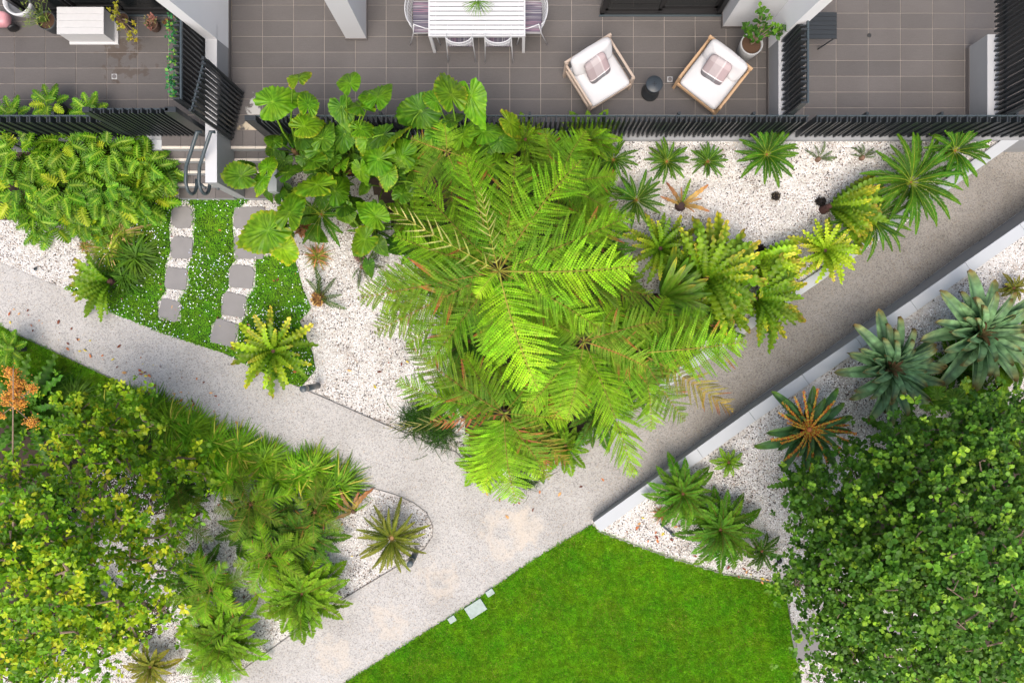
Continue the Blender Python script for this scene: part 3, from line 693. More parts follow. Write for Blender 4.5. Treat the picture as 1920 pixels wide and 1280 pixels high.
def whorls(mb, C, size, nl, cols, leafw=.3, up=.5, spread=.35, n=2, tp=1.3):
    # C (k,3) whorl centres; leaves radiating
    V, T = leaf_quad(n, leafw); k = len(C); m = k*nl
    yaw = rng.uniform(0, 2*PI, m); pitch = -rng.normal(up, spread, m); roll = rng.normal(0, .35, m)
    Cs = np.repeat(C, nl, 0); s = np.repeat(size*rng.uniform(.7, 1.2, k), nl)*rng.uniform(.7, 1.1, m)
    R = rotz(yaw)@roty(pitch)@rotx(roll)*s[:, None, None]
    tint = np.repeat(rng.uniform(0, 1, k)**tp, nl)*.8+rng.uniform(0, .2, m)
    cols = np.array(cols); idx = tint*(len(cols)-1); i0 = np.clip(idx.astype(int), 0, len(cols)-2); f = (idx-i0)[:, None]
    col = cols[i0]*(1-f)+cols[i0+1]*f
    mb.inst(V, T, R, Cs+R[:, :, 0]*.12+rng.normal(0, .01, (m, 3)), col)
def twigs_plant(name, label, cat, base, hgt, pts, leafsize, nl, cols, bark=BARK, group=None, r0=.012, up=.5, leafw=.3, matl=None):
    root = empty(name, base, label, cat, group); b = MB()
    for p in pts:
        q = Vector(p); mid = Vector((q.x*.35, q.y*.35, q.z*.55))
        b.tube([(0, 0, 0), mid, q], [r0, r0*.7, r0*.4], 5)
    obj('stems', b.mesh('stems', bark), root)
    mb = MB(); whorls(mb, np.array([tuple(p) for p in pts]), leafsize, nl, cols, leafw, up)
    tag(obj('foliage', mb.mesh('foliage', matl or LEAF_G), root), kind='stuff')
    return root
# potted citrus
rim = P(1410, 82, ZP+.42)
root = empty('plant_pot', (rim.x, rim.y, ZP), 'pale grey round pot in the corner by the white pier, holding a small citrus', 'pot')
obj('pot_body', MB().lathe([(.15, 0), (.165, .02), (.20, .25), (.215, .41), (.205, .425), (.19, .42), (.185, .36)], n=36, cap=False).mesh('pot_body', POTG, True), root)
obj('soil', MB().lathe([(.185, .37), (.1, .385), (0, .39)], n=24, cap=False).mesh('soil', POTSOIL, True), root)
pp = []
for (u, v, z) in ((1425, 15, 2.0), (1430, 25, 2.0), (1440, 35, 1.9), (1425, 40, 1.8), (1433, 52, 1.7), (1450, 48, 1.9), (1460, 52, 1.9), (1468, 58, 1.8), (1455, 62, 1.7), (1400, 52, 1.7), (1405, 60, 1.65), (1412, 55, 1.65), (1402, 66, 1.6), (1440, 62, 1.6), (1420, 70, 1.55), (1416, 78, 1.4), (1422, 60, 1.6), (1446, 58, 1.7)):
    q = P(u, v, z); pp.append(Vector((q.x-rim.x, q.y-rim.y, z-ZP-.38)))
twigs_plant('citrus_plant', 'small glossy green citrus bush growing in the pale grey pot', 'plant', (rim.x, rim.y, ZP+.38), 1, pp, .11, 9, [(.02, .09, .012), (.04, .16, .015), (.12, .34, .02)])
# ------------------------------------------------------------------ left patio things
kb = (H-ZP-.42)/F
bx0, bx1, by0, by1 = (106-U0)*kb, (194-U0)*kb, (V0-64)*kb, (V0-13)*kb
root = empty('storage_box', ((bx0+bx1)/2, (by0+by1)/2, ZP), 'white painted timber box with a ledge standing on the left patio', 'box')
wwm = simple('white_painted_board', (.56, .565, .57), .5, .06, 14)
obj('carcass', MB().bbox((0, 0, .19), (bx1-bx0-.03, by1-by0-.03, .38), .004).mesh('carcass', wwm), root)
for i in range(4):
    w_ = (by1-by0)/4; obj('top_board', MB().bbox((0, -(by1-by0)/2+w_*(i+.5), .40), (bx1-bx0, w_-.003, .035), .004).mesh('top_board', wwm), root)
obj('ledge', MB().bbox((.02, 0, .02), (bx1-bx0+.06, by1-by0+.05, .04), .004).mesh('ledge', wwm), root)
def pot(label, u, v, r, h, mat, z0=ZP):
    c = P(u, v, z0+h); root = empty('plant_pot', (c.x, c.y, z0), label, 'pot')
    obj('pot_body', MB().lathe([(r*.7, 0), (r*.8, .02), (r*.95, h*.8), (r, h), (r*.92, h), (r*.88, h*.85)], n=28, cap=False).mesh('pot_body', mat, True), root)
    obj('soil', MB().lathe([(r*.9, h*.86), (0, h*.9)], n=20, cap=False).mesh('soil', POTSOIL, True), root)
    return (c.x, c.y, z0+h*.88)
DARKP = simple('charcoal_pot', (.05, .055, .06), .6, .15, 8)
c = pot('dark grey pot left of the white box on the left patio', 86, 38, .18, .3, DARKP)
twigs_plant('potted_rush', 'spiky green rush plant growing in the dark grey pot left of the white box', 'plant', c, .5, [Vector((random.uniform(-.28, .25), random.uniform(-.2, .25), random.uniform(.12, .4))) for _ in range(46)], .10, 2, [(.06, .14, .03), (.16, .26, .05), (.3, .34, .08)], r0=.005, leafw=.08, bark=simple('green_stem', (.13, .22, .04), .6))
c = pot('small pot right of the white box on the left patio, under a yellow green shrub', 228, 36, .14, .26, DARKP)
pp = [Vector((x, y, z)) for x, y, z in [(P(u, v, 1.35).x-c[0], P(u, v, 1.35).y-c[1], random.uniform(.1, .45)) for u, v in ((212, 10), (218, 22), (208, 30), (214, 38), (225, 30), (222, 42), (230, 50), (238, 40), (235, 58), (245, 52), (252, 60), (240, 66), (258, 50), (216, 50), (232, 68), (228, 15), (206, 18), (248, 70))]]
twigs_plant('potted_shrub', 'yellow green bushy shrub in a small pot right of the white box', 'plant', c, .5, pp, .05, 16, [(.10, .14, .02), (.24, .28, .02), (.36, .34, .03)])
c = pot('small brown pot with pink green rosettes near the corner of the left patio', 283, 44, .12, .2, simple('brown_pot', (.13, .08, .06), .7))
twigs_plant('potted_succulent', 'pink and green succulent rosettes in a small brown pot, left patio', 'plant', c, .2, [Vector((random.uniform(-.1, .1), random.uniform(-.12, .12), .06)) for _ in range(9)], .07, 10, [(.08, .2, .06), (.35, .2, .12), (.45, .26, .18)])
c = pot('tiny dark pot in the corner of the left patio beside the slat screen', 313, 42, .075, .14, BLACK)
twigs_plant('potted_seedling', 'tiny brown green seedling in the dark corner pot of the left patio', 'plant', c, .2, [Vector((random.uniform(-.05, .05), random.uniform(-.05, .05), .04)) for _ in range(4)], .05, 7, [(.08, .12, .03), (.3, .14, .06)])
# big white pot and pink toy at the far left
p = P(32, 2, 1.2); root = empty('plant_pot', (p.x, p.y, ZP), 'large glossy white bowl pot at the far left edge of the left patio', 'pot')
obj('pot_body', MB().lathe([(.12, 0), (.2, .08), (.27, .3), (.27, .36), (.24, .36), (.22, .3)], n=32, cap=False).mesh('pot_body', PW, True), root)
p = P(2, 40, 1.1); root = empty('ride_on_toy', (p.x, p.y, ZP), 'pink and white plastic toy with a black wheel at the left picture edge', 'toy')
pinkm = simple('pink_plastic', (.62, .30, .33), .35, .06)
obj('body', cushion(.22, .14, .12, .6, 0).mesh('body', pinkm, True), root, (-.08, .05, .22))
obj('seat', cushion(.13, .1, .05, .6, 0).mesh('seat', PW, True), root, (-.1, .0, .33))
obj('wheel', MB().lathe([(.04, -.03), (.09, -.025), (.10, 0), (.09, .025), (.04, .03)], n=24).mesh('wheel', BLACK, True), root, (.12, -.06, .1), (PI/2, 0, .5))
# table on the right patio
tz2 = ZP+.46; k2 = (H-tz2)/F
x0, x1, y0, y1 = (1500-U0)*k2, (1569-U0)*k2, (V0-73)*k2, (V0-23)*k2
root = empty('bench_table', ((x0+x1)/2, (y0+y1)/2, ZP), 'dark slatted low table with angled legs on the right patio by the slat screen', 'table')
for i in range(6):
    w_ = (y1-y0)/6; obj('slat', MB().bbox((0, -(y1-y0)/2+w_*(i+.5), .45), (x1-x0, w_-.005, .025), .003).mesh('slat', SLAT), root)
for sx in (-1, 1):
    obj('leg', MB().tube([(sx*(x1-x0)/2*.9, -(y1-y0)/2+.02, .43), (sx*(x1-x0)/2*.55, -(y1-y0)/2-.0, 0)], .014, 6).tube([(sx*(x1-x0)/2*.9, (y1-y0)/2-.02, .43), (sx*(x1-x0)/2*.55, (y1-y0)/2, 0)], .014, 6).mesh('leg', SLAT), root)

# ------------------------------------------------------------------ leaf and frond meshes
def leaflet_set(mb, B, D, Wd, Nn, L_, W_, col, droop=.0, keel=.06, broad=.45):
    # one folded diamond per leaflet. arrays (m,3)
    m = len(B); L_ = np.asarray(L_)[:, None]; W_ = np.asarray(W_)[:, None]
    a = B; tip = B+D*L_-Nn*L_*droop
    l = B+D*L_*broad+Wd*W_*.5+Nn*L_*keel*.6; r = B+D*L_*broad-Wd*W_*.5+Nn*L_*keel*.6; c = B+D*L_*broad*.95-Nn*L_*droop*.2
    V = np.stack([a, l, tip, r], 1).reshape(-1, 3); i = np.arange(m)*4
    mb.add(V, np.concatenate([np.stack([i, i+2, i+1], 1), np.stack([i, i+3, i+2], 1)]), np.repeat(col, 4, 0))
def leaflet_round(mb, B, D, Wd, Nn, L_, W_, col, droop=.0):
    m = len(B); L_ = np.asarray(L_)[:, None]; W_ = np.asarray(W_)[:, None]
    P_ = [B, B+D*L_*.3+Wd*W_*.5+Nn*L_*.04, B+D*L_*.75+Wd*W_*.42-Nn*L_*droop*.5, B+D*L_-Nn*L_*droop, B+D*L_*.75-Wd*W_*.42-Nn*L_*droop*.5, B+D*L_*.3-Wd*W_*.5+Nn*L_*.04]
    V = np.stack(P_, 1).reshape(-1, 3); i = np.arange(m)*6
    mb.add(V, np.stack([i, i+3, i+2, i+1], 1), np.repeat(col, 6, 0)); mb.f.append(np.stack([i, i+5, i+4, i+3], 1)+(mb.n-m*6))
    mb.v.append(np.zeros((0, 3))); mb.c.append(np.zeros((0, 3)))
def spine(s, bulge, side):
    X = s; Z = 4*bulge*s*(1-s); Y = side*np.sin(PI*s)*.5
    Pn = np.stack([X, Y, Z], -1)
    Tn = np.stack([np.ones_like(s), side*PI*np.cos(PI*s)*.5, 4*bulge*(1-2*s)], -1); Tn /= np.linalg.norm(Tn, axis=-1, keepdims=True)
    S = np.cross(np.broadcast_to([0, 0, 1.], Tn.shape), Tn); S /= np.linalg.norm(S, axis=-1, keepdims=True); Nn = np.cross(Tn, S)
    return Pn, Tn, S, Nn
def rachis(mb, bulge, side, r, col, s0=0):
    s = np.linspace(s0, .99, 10); Pn, Tn, S, Nn = spine(s, bulge, side)
    mb.tube([tuple(p+n_*r*.8) for p, n_ in zip(Pn, Nn)], [r*(1.1-.8*x) for x in s], 4, col)
def jit(c, m, a=.12): return np.clip(np.array(c)[None]*(1+rng.normal(0, a, (m, 1))), 0, 1)
def simple_frond(n=30, hw=.16, lw=.03, ang=62, bulge=.1, side=.05, c0=(.03, .1, .01), c1=(.05, .16, .01), cr=(.2, .25, .03), s0=.12, vee=.25, droop=.1, prof=None, rnd=False, rr=.008, lean=0, matl=None, name='frond', broad=.3):
    mb = MB()
    for sg in (-1, 1):
        s = np.linspace(s0, .985, n)+rng.normal(0, .003, n); Pn, Tn, S, Nn = spine(s, bulge, side)
        t = (s-s0)/(1-s0); pr = prof(t) if prof else np.sin(PI*np.clip(t, 0, 1)**.75*.93+.18)**.6
        L_ = hw*np.clip(pr, .12, 1)*rng.uniform(.9, 1.08, n); A = np.radians(ang-22*t+rng.normal(0, 4, n))[:, None]
        D = np.cos(A)*Tn+sg*np.sin(A)*S*math.cos(vee)+Nn*np.sin(A)*(math.sin(vee)+rng.normal(0, .10, (n, 1))); D /= np.linalg.norm(D, axis=1, keepdims=True)
        Wd = Tn*1-D*(Tn*D).sum(1, keepdims=True); Wd /= np.linalg.norm(Wd, axis=1, keepdims=True)
        col = np.array(c0)+(np.array(c1)-np.array(c0))*t[:, None]; col = np.clip(col*(1+rng.normal(0, .14, (n, 1))), 0, 1)
        if rnd: leaflet_round(mb, Pn, D, Wd, Nn, L_, np.full(n, lw), col, droop)
        else: leaflet_set(mb, Pn, D, Wd, Nn, L_, np.full(n, lw), col, droop, broad=broad)
    rachis(mb, bulge, side, rr, cr)
    return mb.mesh(name, matl or LEAF)
def tree_fern_frond(n=22, m=17, hw=.31, bulge=.1, side=.05, c0=(.1, .3, .01), c1=(.16, .42, .02), cr=(.3, .3, .05), gap=0.0, sparse=1.0, brown=.0, s0=.10, pl=1.0, name='frond'):
    mb = MB()
    cb = np.array((.32, .13, .03))
    for sg in (-1, 1):
        for k in range(n):
            s = s0+(1-s0-.01)*(k+.5*rng.random()*.3)/(n-.5); 
            if rng.random() > sparse: continue
            t = (s-s0)/(1-s0); pr = max(.07, (math.sin(PI*min(1, (t*.93+.09)**.85))**.75))
            L_ = hw*pr*rng.uniform(.93, 1.05)
            Pn, Tn, S, Nn = [x[0] for x in spine(np.array([s]), bulge, side)]
            A = math.radians(74-30*t+rng.normal(0, 5)); lift = .10+rng.normal(0, .18)
            D = math.cos(A)*Tn+sg*math.sin(A)*S+Nn*lift; D /= np.linalg.norm(D)
            Wd = Tn-D*np.dot(Tn, D); Wd /= np.linalg.norm(Wd); N2 = np.cross(D, Wd)*(1 if sg > 0 else -1)
            if N2[2] < 0: N2 = -N2
            mm = max(4, int(m*pr+.5)); q = np.linspace(.05, .99, mm)
            curve = -.22*q*q*L_ # pinna tip droops
            fwd = .10*q*q*L_
            base = Pn+D*(q*L_)[:, None]+N2*curve[:, None]+Wd*fwd[:, None]
            pw = (1-s0)/n*.62*pl*np.clip(1.10-q**2.2*.95, .1, 1)*(.75+.25*pr)
            isb = rng.random() < brown
            c = lerpc(c0, c1, np.clip(t+rng.normal(0, .15), 0, 1))*(1+rng.normal(0, .08))
            for h in (-1, 1):
                dd = Wd*h*.95+D*.30; dd = dd/np.linalg.norm(dd); B = base; m_ = mm
                Dn = np.broadcast_to(dd, (m_, 3)); W2 = np.broadcast_to(D, (m_, 3)); NN = np.broadcast_to(N2, (m_, 3))
                col = np.repeat(c[None], m_, 0)
                if isb: f = np.clip((q-.3)*1.8+rng.normal(0, .2), 0, 1)[:, None]; col = col*(1-f)+cb*f
                col = np.clip(col*(1+rng.normal(0, .10, (m_, 1))), 0, 1)
                leaflet_set(mb, B, Dn, W2, NN, pw*rng.uniform(.9, 1.1, m_), np.full(m_, L_/mm*1.3), col, .18, .05, .30)
            e = Pn+D*L_*.97+N2*curve[-1]+Wd*fwd[-1]; r_ = .0022
            mb.add([Pn-Wd*r_+N2*.002, Pn+Wd*r_+N2*.002, (Pn+e)/2+Wd*r_*.8+N2*(.002-curve[-1]*.25), (Pn+e)/2-Wd*r_*.8+N2*(.002-curve[-1]*.25), e], [[0, 1, 2], [0, 2, 3], [3, 2, 4]], cr)
    rachis(mb, bulge, side, .0055, cr)
    return mb.mesh(name, LEAF)
def strap_leaf(hw=.075, ns=18, bulge=.14, side=.06, c0=(.06, .18, .01), c1=(.2, .34, .02), wave=.018, nw=7, tipc=None, cm=None, point=.5, cup=.0, band=0, matl=None, name='frond', notch=.0):
    s = np.linspace(0.0, 1, ns+1); Pn, Tn, S, Nn = spine(s, bulge, side)
    across = [-1, -.5, 0, .5, 1]; V = []; C = []; ph = rng.uniform(0, 6, 2)
    wv = rng.uniform(.8, 1.2)
    for i, x in enumerate(s):
        w_ = hw*(max(.0, math.sin(PI*min(1, (.06+x*.94)**.75)))**point)
        if x < .12: w_ *= .45+.55*x/.12
        for a in across:
            e = abs(a)**1.5; p = 0 if a < 0 else 1
            z = cup*hw*a*a*3+wave*e*math.sin(2*PI*nw*x*wv+ph[p])
            ww = w_*(1+notch*e*math.sin(2*PI*nw*x*wv*1.0+ph[p]+1.2))
            V.append(Pn[i]+S[i]*a*ww+Nn[i]*(z-.018*(abs(a) < .1)*hw*8))
            c = lerpc(c0, c1, x)
            if tipc is not None: c = lerpc(c, tipc, max(0, (x-.72)/.28)**1.5)
            if band: c = c*(1+band*math.sin(x*34+ph[0])*math.sin(x*13+ph[1]))
            if abs(a) < .1: c = c*.0+np.array(cm if cm is not None else c*.9)
            if notch > .1 and e > .3: c = c*(1+.20*e*math.sin(2*PI*nw*x*wv+ph[p]+1.2))
            C.append(np.clip(c*(1+rng.normal(0, .05)), 0, 1))
    Fq = [[i*5+j, (i+1)*5+j, (i+1)*5+j+1, i*5+j+1] for i in range(ns) for j in range(4)]
    return MB().add(V, Fq, np.array(C)).mesh(name, matl or LEAF_G, True)
def heart_leaf(c0=(.04, .16, .01), c1=(.12, .34, .015), edge=None, seed=0, ripple=.026, holes=0, fold=.1, vein=(.17, .36, .03)):
    r_ = np.random.default_rng(seed)
    tb = [(0, .80), (10, .70), (22, .61), (40, .52), (65, .455), (95, .42), (125, .43), (145, .46), (158, .45), (167, .36), (174, .20), (180, .08)]
    nA = 76; V = [(0, 0, 0)]; C = [vein]; rings = [.12, .32, .55, .78, .93, 1.0]
    asym = r_.uniform(.9, 1.08, 2)
    for ri, rr in enumerate(rings):
        for k in range(nA):
            th = 360*k/nA; a = th if th <= 180 else 360-th; sgn = 1 if th <= 180 else -1
            r = np.interp(a, [t[0] for t in tb], [t[1] for t in tb])*asym[0 if sgn > 0 else 1]
            t0_ = math.radians(a);  xr, yr = r*rr*math.cos(t0_), r*rr*math.sin(t0_); wv_ = min(1, max(0, (xr+.1)/.3)); rip = math.cos(wv_*46*(xr-.55*yr)+(1-wv_)*15*t0_); edgew = (r_.normal(0, .012) if rr == 1 else 0)+(.012*math.sin(th*.31+seed) if rr > .9 else 0)
            r *= (1+.035*rip*rr+edgew+.05*math.sin(t0_*3.1+seed*1.7+(1 if sgn > 0 else 0)))
            if rr == 1 and a < 8: r *= 1.05
            x = r*rr*math.cos(math.radians(th)); y = r*rr*math.sin(math.radians(th))*.93
            z = ripple*rip*min(1, rr*1.6)*(r/.5)-.26*rr*rr*r*r*1.3+fold*abs(y)-.14*max(0, x)**2+.03*math.sin(x*6+seed)*math.sin(y*7+seed*2)*rr
            V.append((x, y, z))
            c = lerpc(c0, c1, np.clip(.5+.35*rip+r_.normal(0, .10), 0, 1))
            if (a < 3 and rr < .95) or (rip > .88 and .2 < rr < .97): c = lerpc(c, vein, .28)
            if edge is not None and rr > .9 and r_.random() < (.85 if rr == 1 else .35): c = lerpc(c, edge, .7)
            C.append(np.clip(c, 0, 1))
    Fq = [[1+i*nA+k, 1+(i+1)*nA+k, 1+(i+1)*nA+(k+1) % nA, 1+i*nA+(k+1) % nA] for i in range(len(rings)-1) for k in range(nA)]
    Ft = [[0, 1+k, 1+(k+1) % nA] for k in range(nA)]
    mb = MB().add(V, Fq, np.array(C)); mb.v.append(np.zeros((0, 3))); mb.c.append(np.zeros((0, 3))); mb.f.append(np.array(Ft))
    return mb.mesh('leaf', LEAF_G, True)
def lobed_leaf(c0, c1, seed=0):
    r_ = np.random.default_rng(seed); mb = MB(); n = 8
    for sg in (-1, 1):
        s = np.linspace(.06, .9, n); Pn, Tn, S, Nn = spine(s, .06, .0)
        A = np.radians(np.linspace(105, 28, n))[:, None]; D = np.cos(A)*Tn+sg*np.sin(A)*S+Nn*.14
        Wd = Tn-D*(Tn*D).sum(1, keepdims=True)/(D*D).sum(1, keepdims=True); Wd /= np.linalg.norm(Wd, axis=1, keepdims=True)
        L_ = .40*np.array([.75, .95, 1.05, 1.0, .92, .8, .66, .5])*r_.uniform(.9, 1.1, n)
        leaflet_round(mb, Pn, D, Wd, Nn, L_, np.full(n, .115), jit(lerpc(c0, c1, r_.random()), n, .12), .16)
    s = np.linspace(0, 1, 7); Pn, Tn, S, Nn = spine(s, .06, 0); w_ = np.array([.03, .10, .12, .11, .09, .06, 0])
    V = np.concatenate([Pn-S*w_[:, None]+Nn*.012, Pn+Nn*.004, Pn+S*w_[:, None]+Nn*.012]); q = []
    for i in range(6): q += [[i, i+1, 7+i+1, 7+i], [7+i, 8+i, 15+i, 14+i]]
    C = np.repeat(np.array([lerpc(c0, c1, .5), lerpc(c1, (.3, .42, .05), .5), lerpc(c0, c1, .5)]), 7, 0)
    mb.add(V, q, C); return mb.mesh('leaf', LEAF_G)
def place(root, name, me, B, T, ws=1.0, roll=0.0, hs=1.0):
    B = Vector(B); T = Vector(T); d = T-B; L_ = d.length; X = d.normalized()
    Yv = Vector((0, 0, 1)).cross(X)
    if Yv.length < 1e-3: Yv = Vector((0, 1, 0))
    Yv.normalize(); Z = X.cross(Yv); R = Matrix((X, Yv, Z)).transposed()@Matrix.Rotation(roll, 3, 'X')
    o = obj(name, me, root); o.location = B-(root.location if root else Vector((0, 0, 0))); o.rotation_euler = R.to_euler(); o.scale = (L_, L_*ws, L_*hs)
    return o
GA = 2.39996
def rosette(name, label, cat, group, u, v, rpx, n, meshes, zc, g=None, part='frond', inner=.62, rise=(.55, -.02), ws=1.0, angs=None, core=None, core_r=.035, trunk=True, rnd=.1, cut=None, zg=None):
    gz = g if g else (lambda x, y: 0.0)
    base = PG(u, v, gz, zc); z0 = base.z-zc
    root = empty(name, (base.x, base.y, z0), label, cat, group)
    rw = M(rpx, base.z); C = Vector(base)
    for i in range(n):
        t = i/max(1, n-1)                        # 0 inner, 1 outer
        if angs: a0, a1 = angs; a = math.radians(a0+(a1-a0)*((i*.618034) % 1))+random.gauss(0, .06)
        else: a = i*GA+random.gauss(0, .09)
        L_ = rw*(inner+(1-inner)*t)*random.uniform(1-rnd, 1+rnd*.5); el_ = rise[0]*(1-t)+rise[1]*t+random.gauss(0, .06)
        hor = L_*math.cos(el_*.6); T = C+Vector((hor*math.cos(a), hor*math.sin(a), L_*math.sin(el_)))
        T.z = max(T.z, z0+.03)
        B0 = C+Vector((math.cos(a), math.sin(a), 0))*core_r*.4
        place(root, part, random.choice(meshes), B0, T, ws*random.uniform(.9, 1.1), random.gauss(0, .15))
    if trunk:
        h = zc+.01
        obj('trunk', MB().lathe([(core_r*1.3, 0), (core_r*1.1, h*.5), (core_r, h*.95), (core_r*.5, h+.02)], n=10, col=core if core is not None else (.12, .07, .04)).mesh('trunk', TINT), root)
    return root
# ------------------------------------------------------------------ cycads
DG0, DG1 = (.024, .105, .006), (.045, .19, .010)
cyc = [simple_frond(44, .125, .030, 50, b, sd_, DG0, DG1, (.20, .30, .03), vee=.18, droop=.05, rr=.008, broad=.45, matl=LEAF) for b, sd_ in ((.13, .04), (.09, -.05), (.17, .02), (.12, -.02))]
cyc_o = [simple_frond(40, .13, .030, 50, b, sd_, (.07, .14, .012), (.16, .20, .02), (.28, .28, .05), vee=.28, droop=.05, rr=.008, broad=.35, matl=LEAF_G) for b, sd_ in ((.15, .04), (.10, -.05), (.18, .02))]
cyc_s = [simple_frond(30, .17, .026, 55, b, sd_, (.02, .075, .015), (.05, .13, .02), (.18, .2, .04), vee=.4, droop=.05, rr=.009, matl=LEAF_G) for b, sd_ in ((.22, .04), (.14, -.09))]
G1 = 'cycads in the white gravel'
for (u, v, r, n, lab) in (
    (1250, 303, 45, 20, 'small dark cycad, left of two neighbours close under the middle patio fence'),
    (1327, 303, 37, 20, 'small compact dark cycad with a brown centre, under the fence left of a larger cycad'),
    (1437, 290, 62, 24, 'medium dark green cycad standing under the right end of the middle patio fence'),
    (1193, 375, 57, 16, 'dark cycad with sparse spread fronds in the gravel just right of the tree fern'),
    (1150, 300, 50, 14, 'dark cycad half hidden by ferns at the fence, left of the gravel opening'),
    (1108, 352, 62, 14, 'dark cycad half under the tree fern fronds near the fence'),
    (1707, 342, 100, 30, 'largest dark green cycad, spreading over the upper ramp wall'),
    (1790, 283, 66, 22, 'dark cycad at the narrow right end of the bed beside the ramp'),
    (1634, 412, 80, 18, 'dark cycad hanging over the ramp wall below a yellow green fern'),
    (603, 402, 72, 13, 'dark cycad in the shade beneath the elephant ear leaves'),
    (700, 430, 50, 10, 'dark cycad mostly hidden between elephant ears and tree fern')):
    rosette('cycad', lab, 'cycad', G1, u, v, r*1.06, int(n*1.15), cyc, .28 if r > 45 else .18, g_up, rise=(.5, -.05), ws=1.25 if r < 80 else .95, core=(.20, .09, .03), inner=.75)
rosette('cycad', 'olive green cycad with browning tips at the rounded tip of the lower left bed', 'cycad', G1, 735, 1008, 76, 34, cyc_o, .25, rise=(.7, -.08), core=(.35, .2, .1), core_r=.07, inner=.6)
for (u, v, r, n, lab, an) in ((1535, 298, 36, 6, 'young sparse cycad with three fronds under the fence of the right patio', (-20, 190)),
    (1618, 295, 30, 7, 'tiny young cycad under the right patio fence, left of the largest cycad', (0, 200)),
    (600, 558, 55, 7, 'sparse young cycad with a brown cone in its centre on the white gravel', (-40, 150)),
    (678, 500, 48, 7, 'sparse young cycad on the gravel left of the tree fern, below a round leaf', (-120, 120))):
    rosette('young_cycad', lab, 'cycad', 'young cycads', u, v, r, n, cyc_s, .06, g_up, rise=(.3, .0), angs=an, core=(.16, .10, .07), core_r=.045, inner=.7)
# cones and stumps
def spiky(name, label, cat, u, v, r, cols, h=.12, g=g_up, n=90):
    p = PG(u, v, g); mb = MB(); V, T = leaf_quad(1, .22)
    th = rng.uniform(0, 2*PI, n); ph = np.arccos(rng.uniform(.05, 1, n)); R = rotz(th)@roty(-(PI/2-ph))*(r*.55)
    T0 = np.stack([np.cos(th)*np.sin(ph)*r*.6, np.sin(th)*np.sin(ph)*r*.6, np.cos(ph)*h], 1)
    c = np.array(cols)[rng.integers(0, len(cols), n)]
    mb.inst(V, T, R, T0, c); mb.lathe([(r*.8, 0), (r*.75, h*.5), (r*.4, h*.9), (0.001, h)], n=10, col=cols[0], cap=False)
    return tag(obj(name, mb.mesh(name, TINT), None, p), label, cat)
spiky('seed_cone', 'brown orange spiny cone lying in the young cycad on the gravel', 'cone', 598, 560, .16, [(.16, .08, .03), (.35, .2, .06), (.5, .32, .1), (.12, .07, .05)], .1)
spiky('seed_cone', 'dusty purple brown seed head on the gravel below the lone round elephant ear leaf', 'cone', 676, 481, .12, [(.12, .07, .06), (.22, .14, .12), (.3, .2, .16)], .12)
spiky('fern_stump', 'black round fern stump in open white gravel left of the yellow green ferns', 'stump', 1328, 440, .10, [(.012, .01, .01), (.03, .025, .02), (.12, .1, .07)], .1)
spiky('fern_stump', 'black round fern stump in open white gravel between two cycads', 'stump', 1453, 369, .09, [(.012, .01, .01), (.03, .025, .02), (.12, .1, .07)], .1)
spiky('fern_stump', 'black fern stump at the left foot of the leaning yellow green fern by the ramp', 'stump', 1537, 379, .10, [(.012, .01, .01), (.03, .025, .02)], .12)
spiky('fern_stump', 'black fern stump behind the wavy yellow fern at the gravel edge', 'stump', 1424, 468, .11, [(.012, .01, .01), (.03, .025, .02), (.1, .08, .06)], .12)
spiky('flower_head', 'dry brown flower head poking out of the lobed leaf shrubs', 'flower', 84, 377, .19, [(.20, .11, .09), (.34, .2, .17), (.12, .14, .05)], .5, n=160)
for (u, v, lab) in ((568, 428, 'heap of curled brown dead leaves at the foot of the elephant ear by the stones'), (507, 350, 'orange brown dead leaf scraps between elephant ears at the right hand steps'), (640, 318, 'brown dead leaf scraps deep in the elephant ear mass'), (1150, 590, 'rusty dead fronds between the tree ferns and the strap leaved fern')):
    spiky('dead_leaves', lab, 'dead leaves', u, v, .20, [(.22, .10, .04), (.36, .2, .1), (.45, .3, .18), (.3, .12, .03)], .12, n=36)
tuft_cols = [(.25, .12, .03), (.4, .22, .06), (.08, .14, .02), (.12, .2, .02)]

# ------------------------------------------------------------------ bird's nest and strap ferns
YG = [strap_leaf(.10, 40, b, sd_, (.035, .14, .005), c1, .03, 9, tipc=tc, cm=(.10, .22, .01), notch=.34, name='leaf') for b, sd_, c1, tc in
      ((.16, .06, (.11, .26, .010), None), (.12, -.08, (.18, .34, .012), (.5, .45, .03)), (.2, .1, (.09, .22, .010), None), (.1, -.03, (.22, .36, .015), (.6, .5, .05)), (.16, .03, (.10, .26, .01), (.3, .2, .03)))]
YB = [strap_leaf(.11, 40, b, sd_, (.09, .26, .008), c1, .034, 9, tipc=tc, cm=(.16, .30, .02), notch=.36, name='leaf') for b, sd_, c1, tc in
      ((.16, .06, (.30, .50, .02), None), (.12, -.08, (.42, .50, .03), (.66, .56, .1)), (.2, .1, (.22, .44, .015), (.4, .4, .03)))]
ST = [strap_leaf(.085, 16, b, sd_, (.04, .14, .008), (.08, .25, .01), .006, 5, tipc=tc, cm=(.10, .22, .02), notch=.04) for b, sd_, tc in ((.12, .06, None), (.09, -.06, None), (.15, .02, (.5, .42, .03)))]
DK = [strap_leaf(.11, 40, b, sd_, (.020, .10, .008), (.04, .17, .010), .03, 10, cm=(.05, .15, .02), notch=.32) for b, sd_ in ((.15, .06), (.11, -.07), (.18, .02))]
DEADL = [strap_leaf(.10, 14, b, .1, (.14, .16, .02), (.5, .26, .08), .02, 5, tipc=(.25, .1, .04), cm=(.3, .2, .08), notch=.15) for b in (.1, .2)]
G2 = "yellow green bird's nest ferns"
g0 = lambda x, y: 0.0
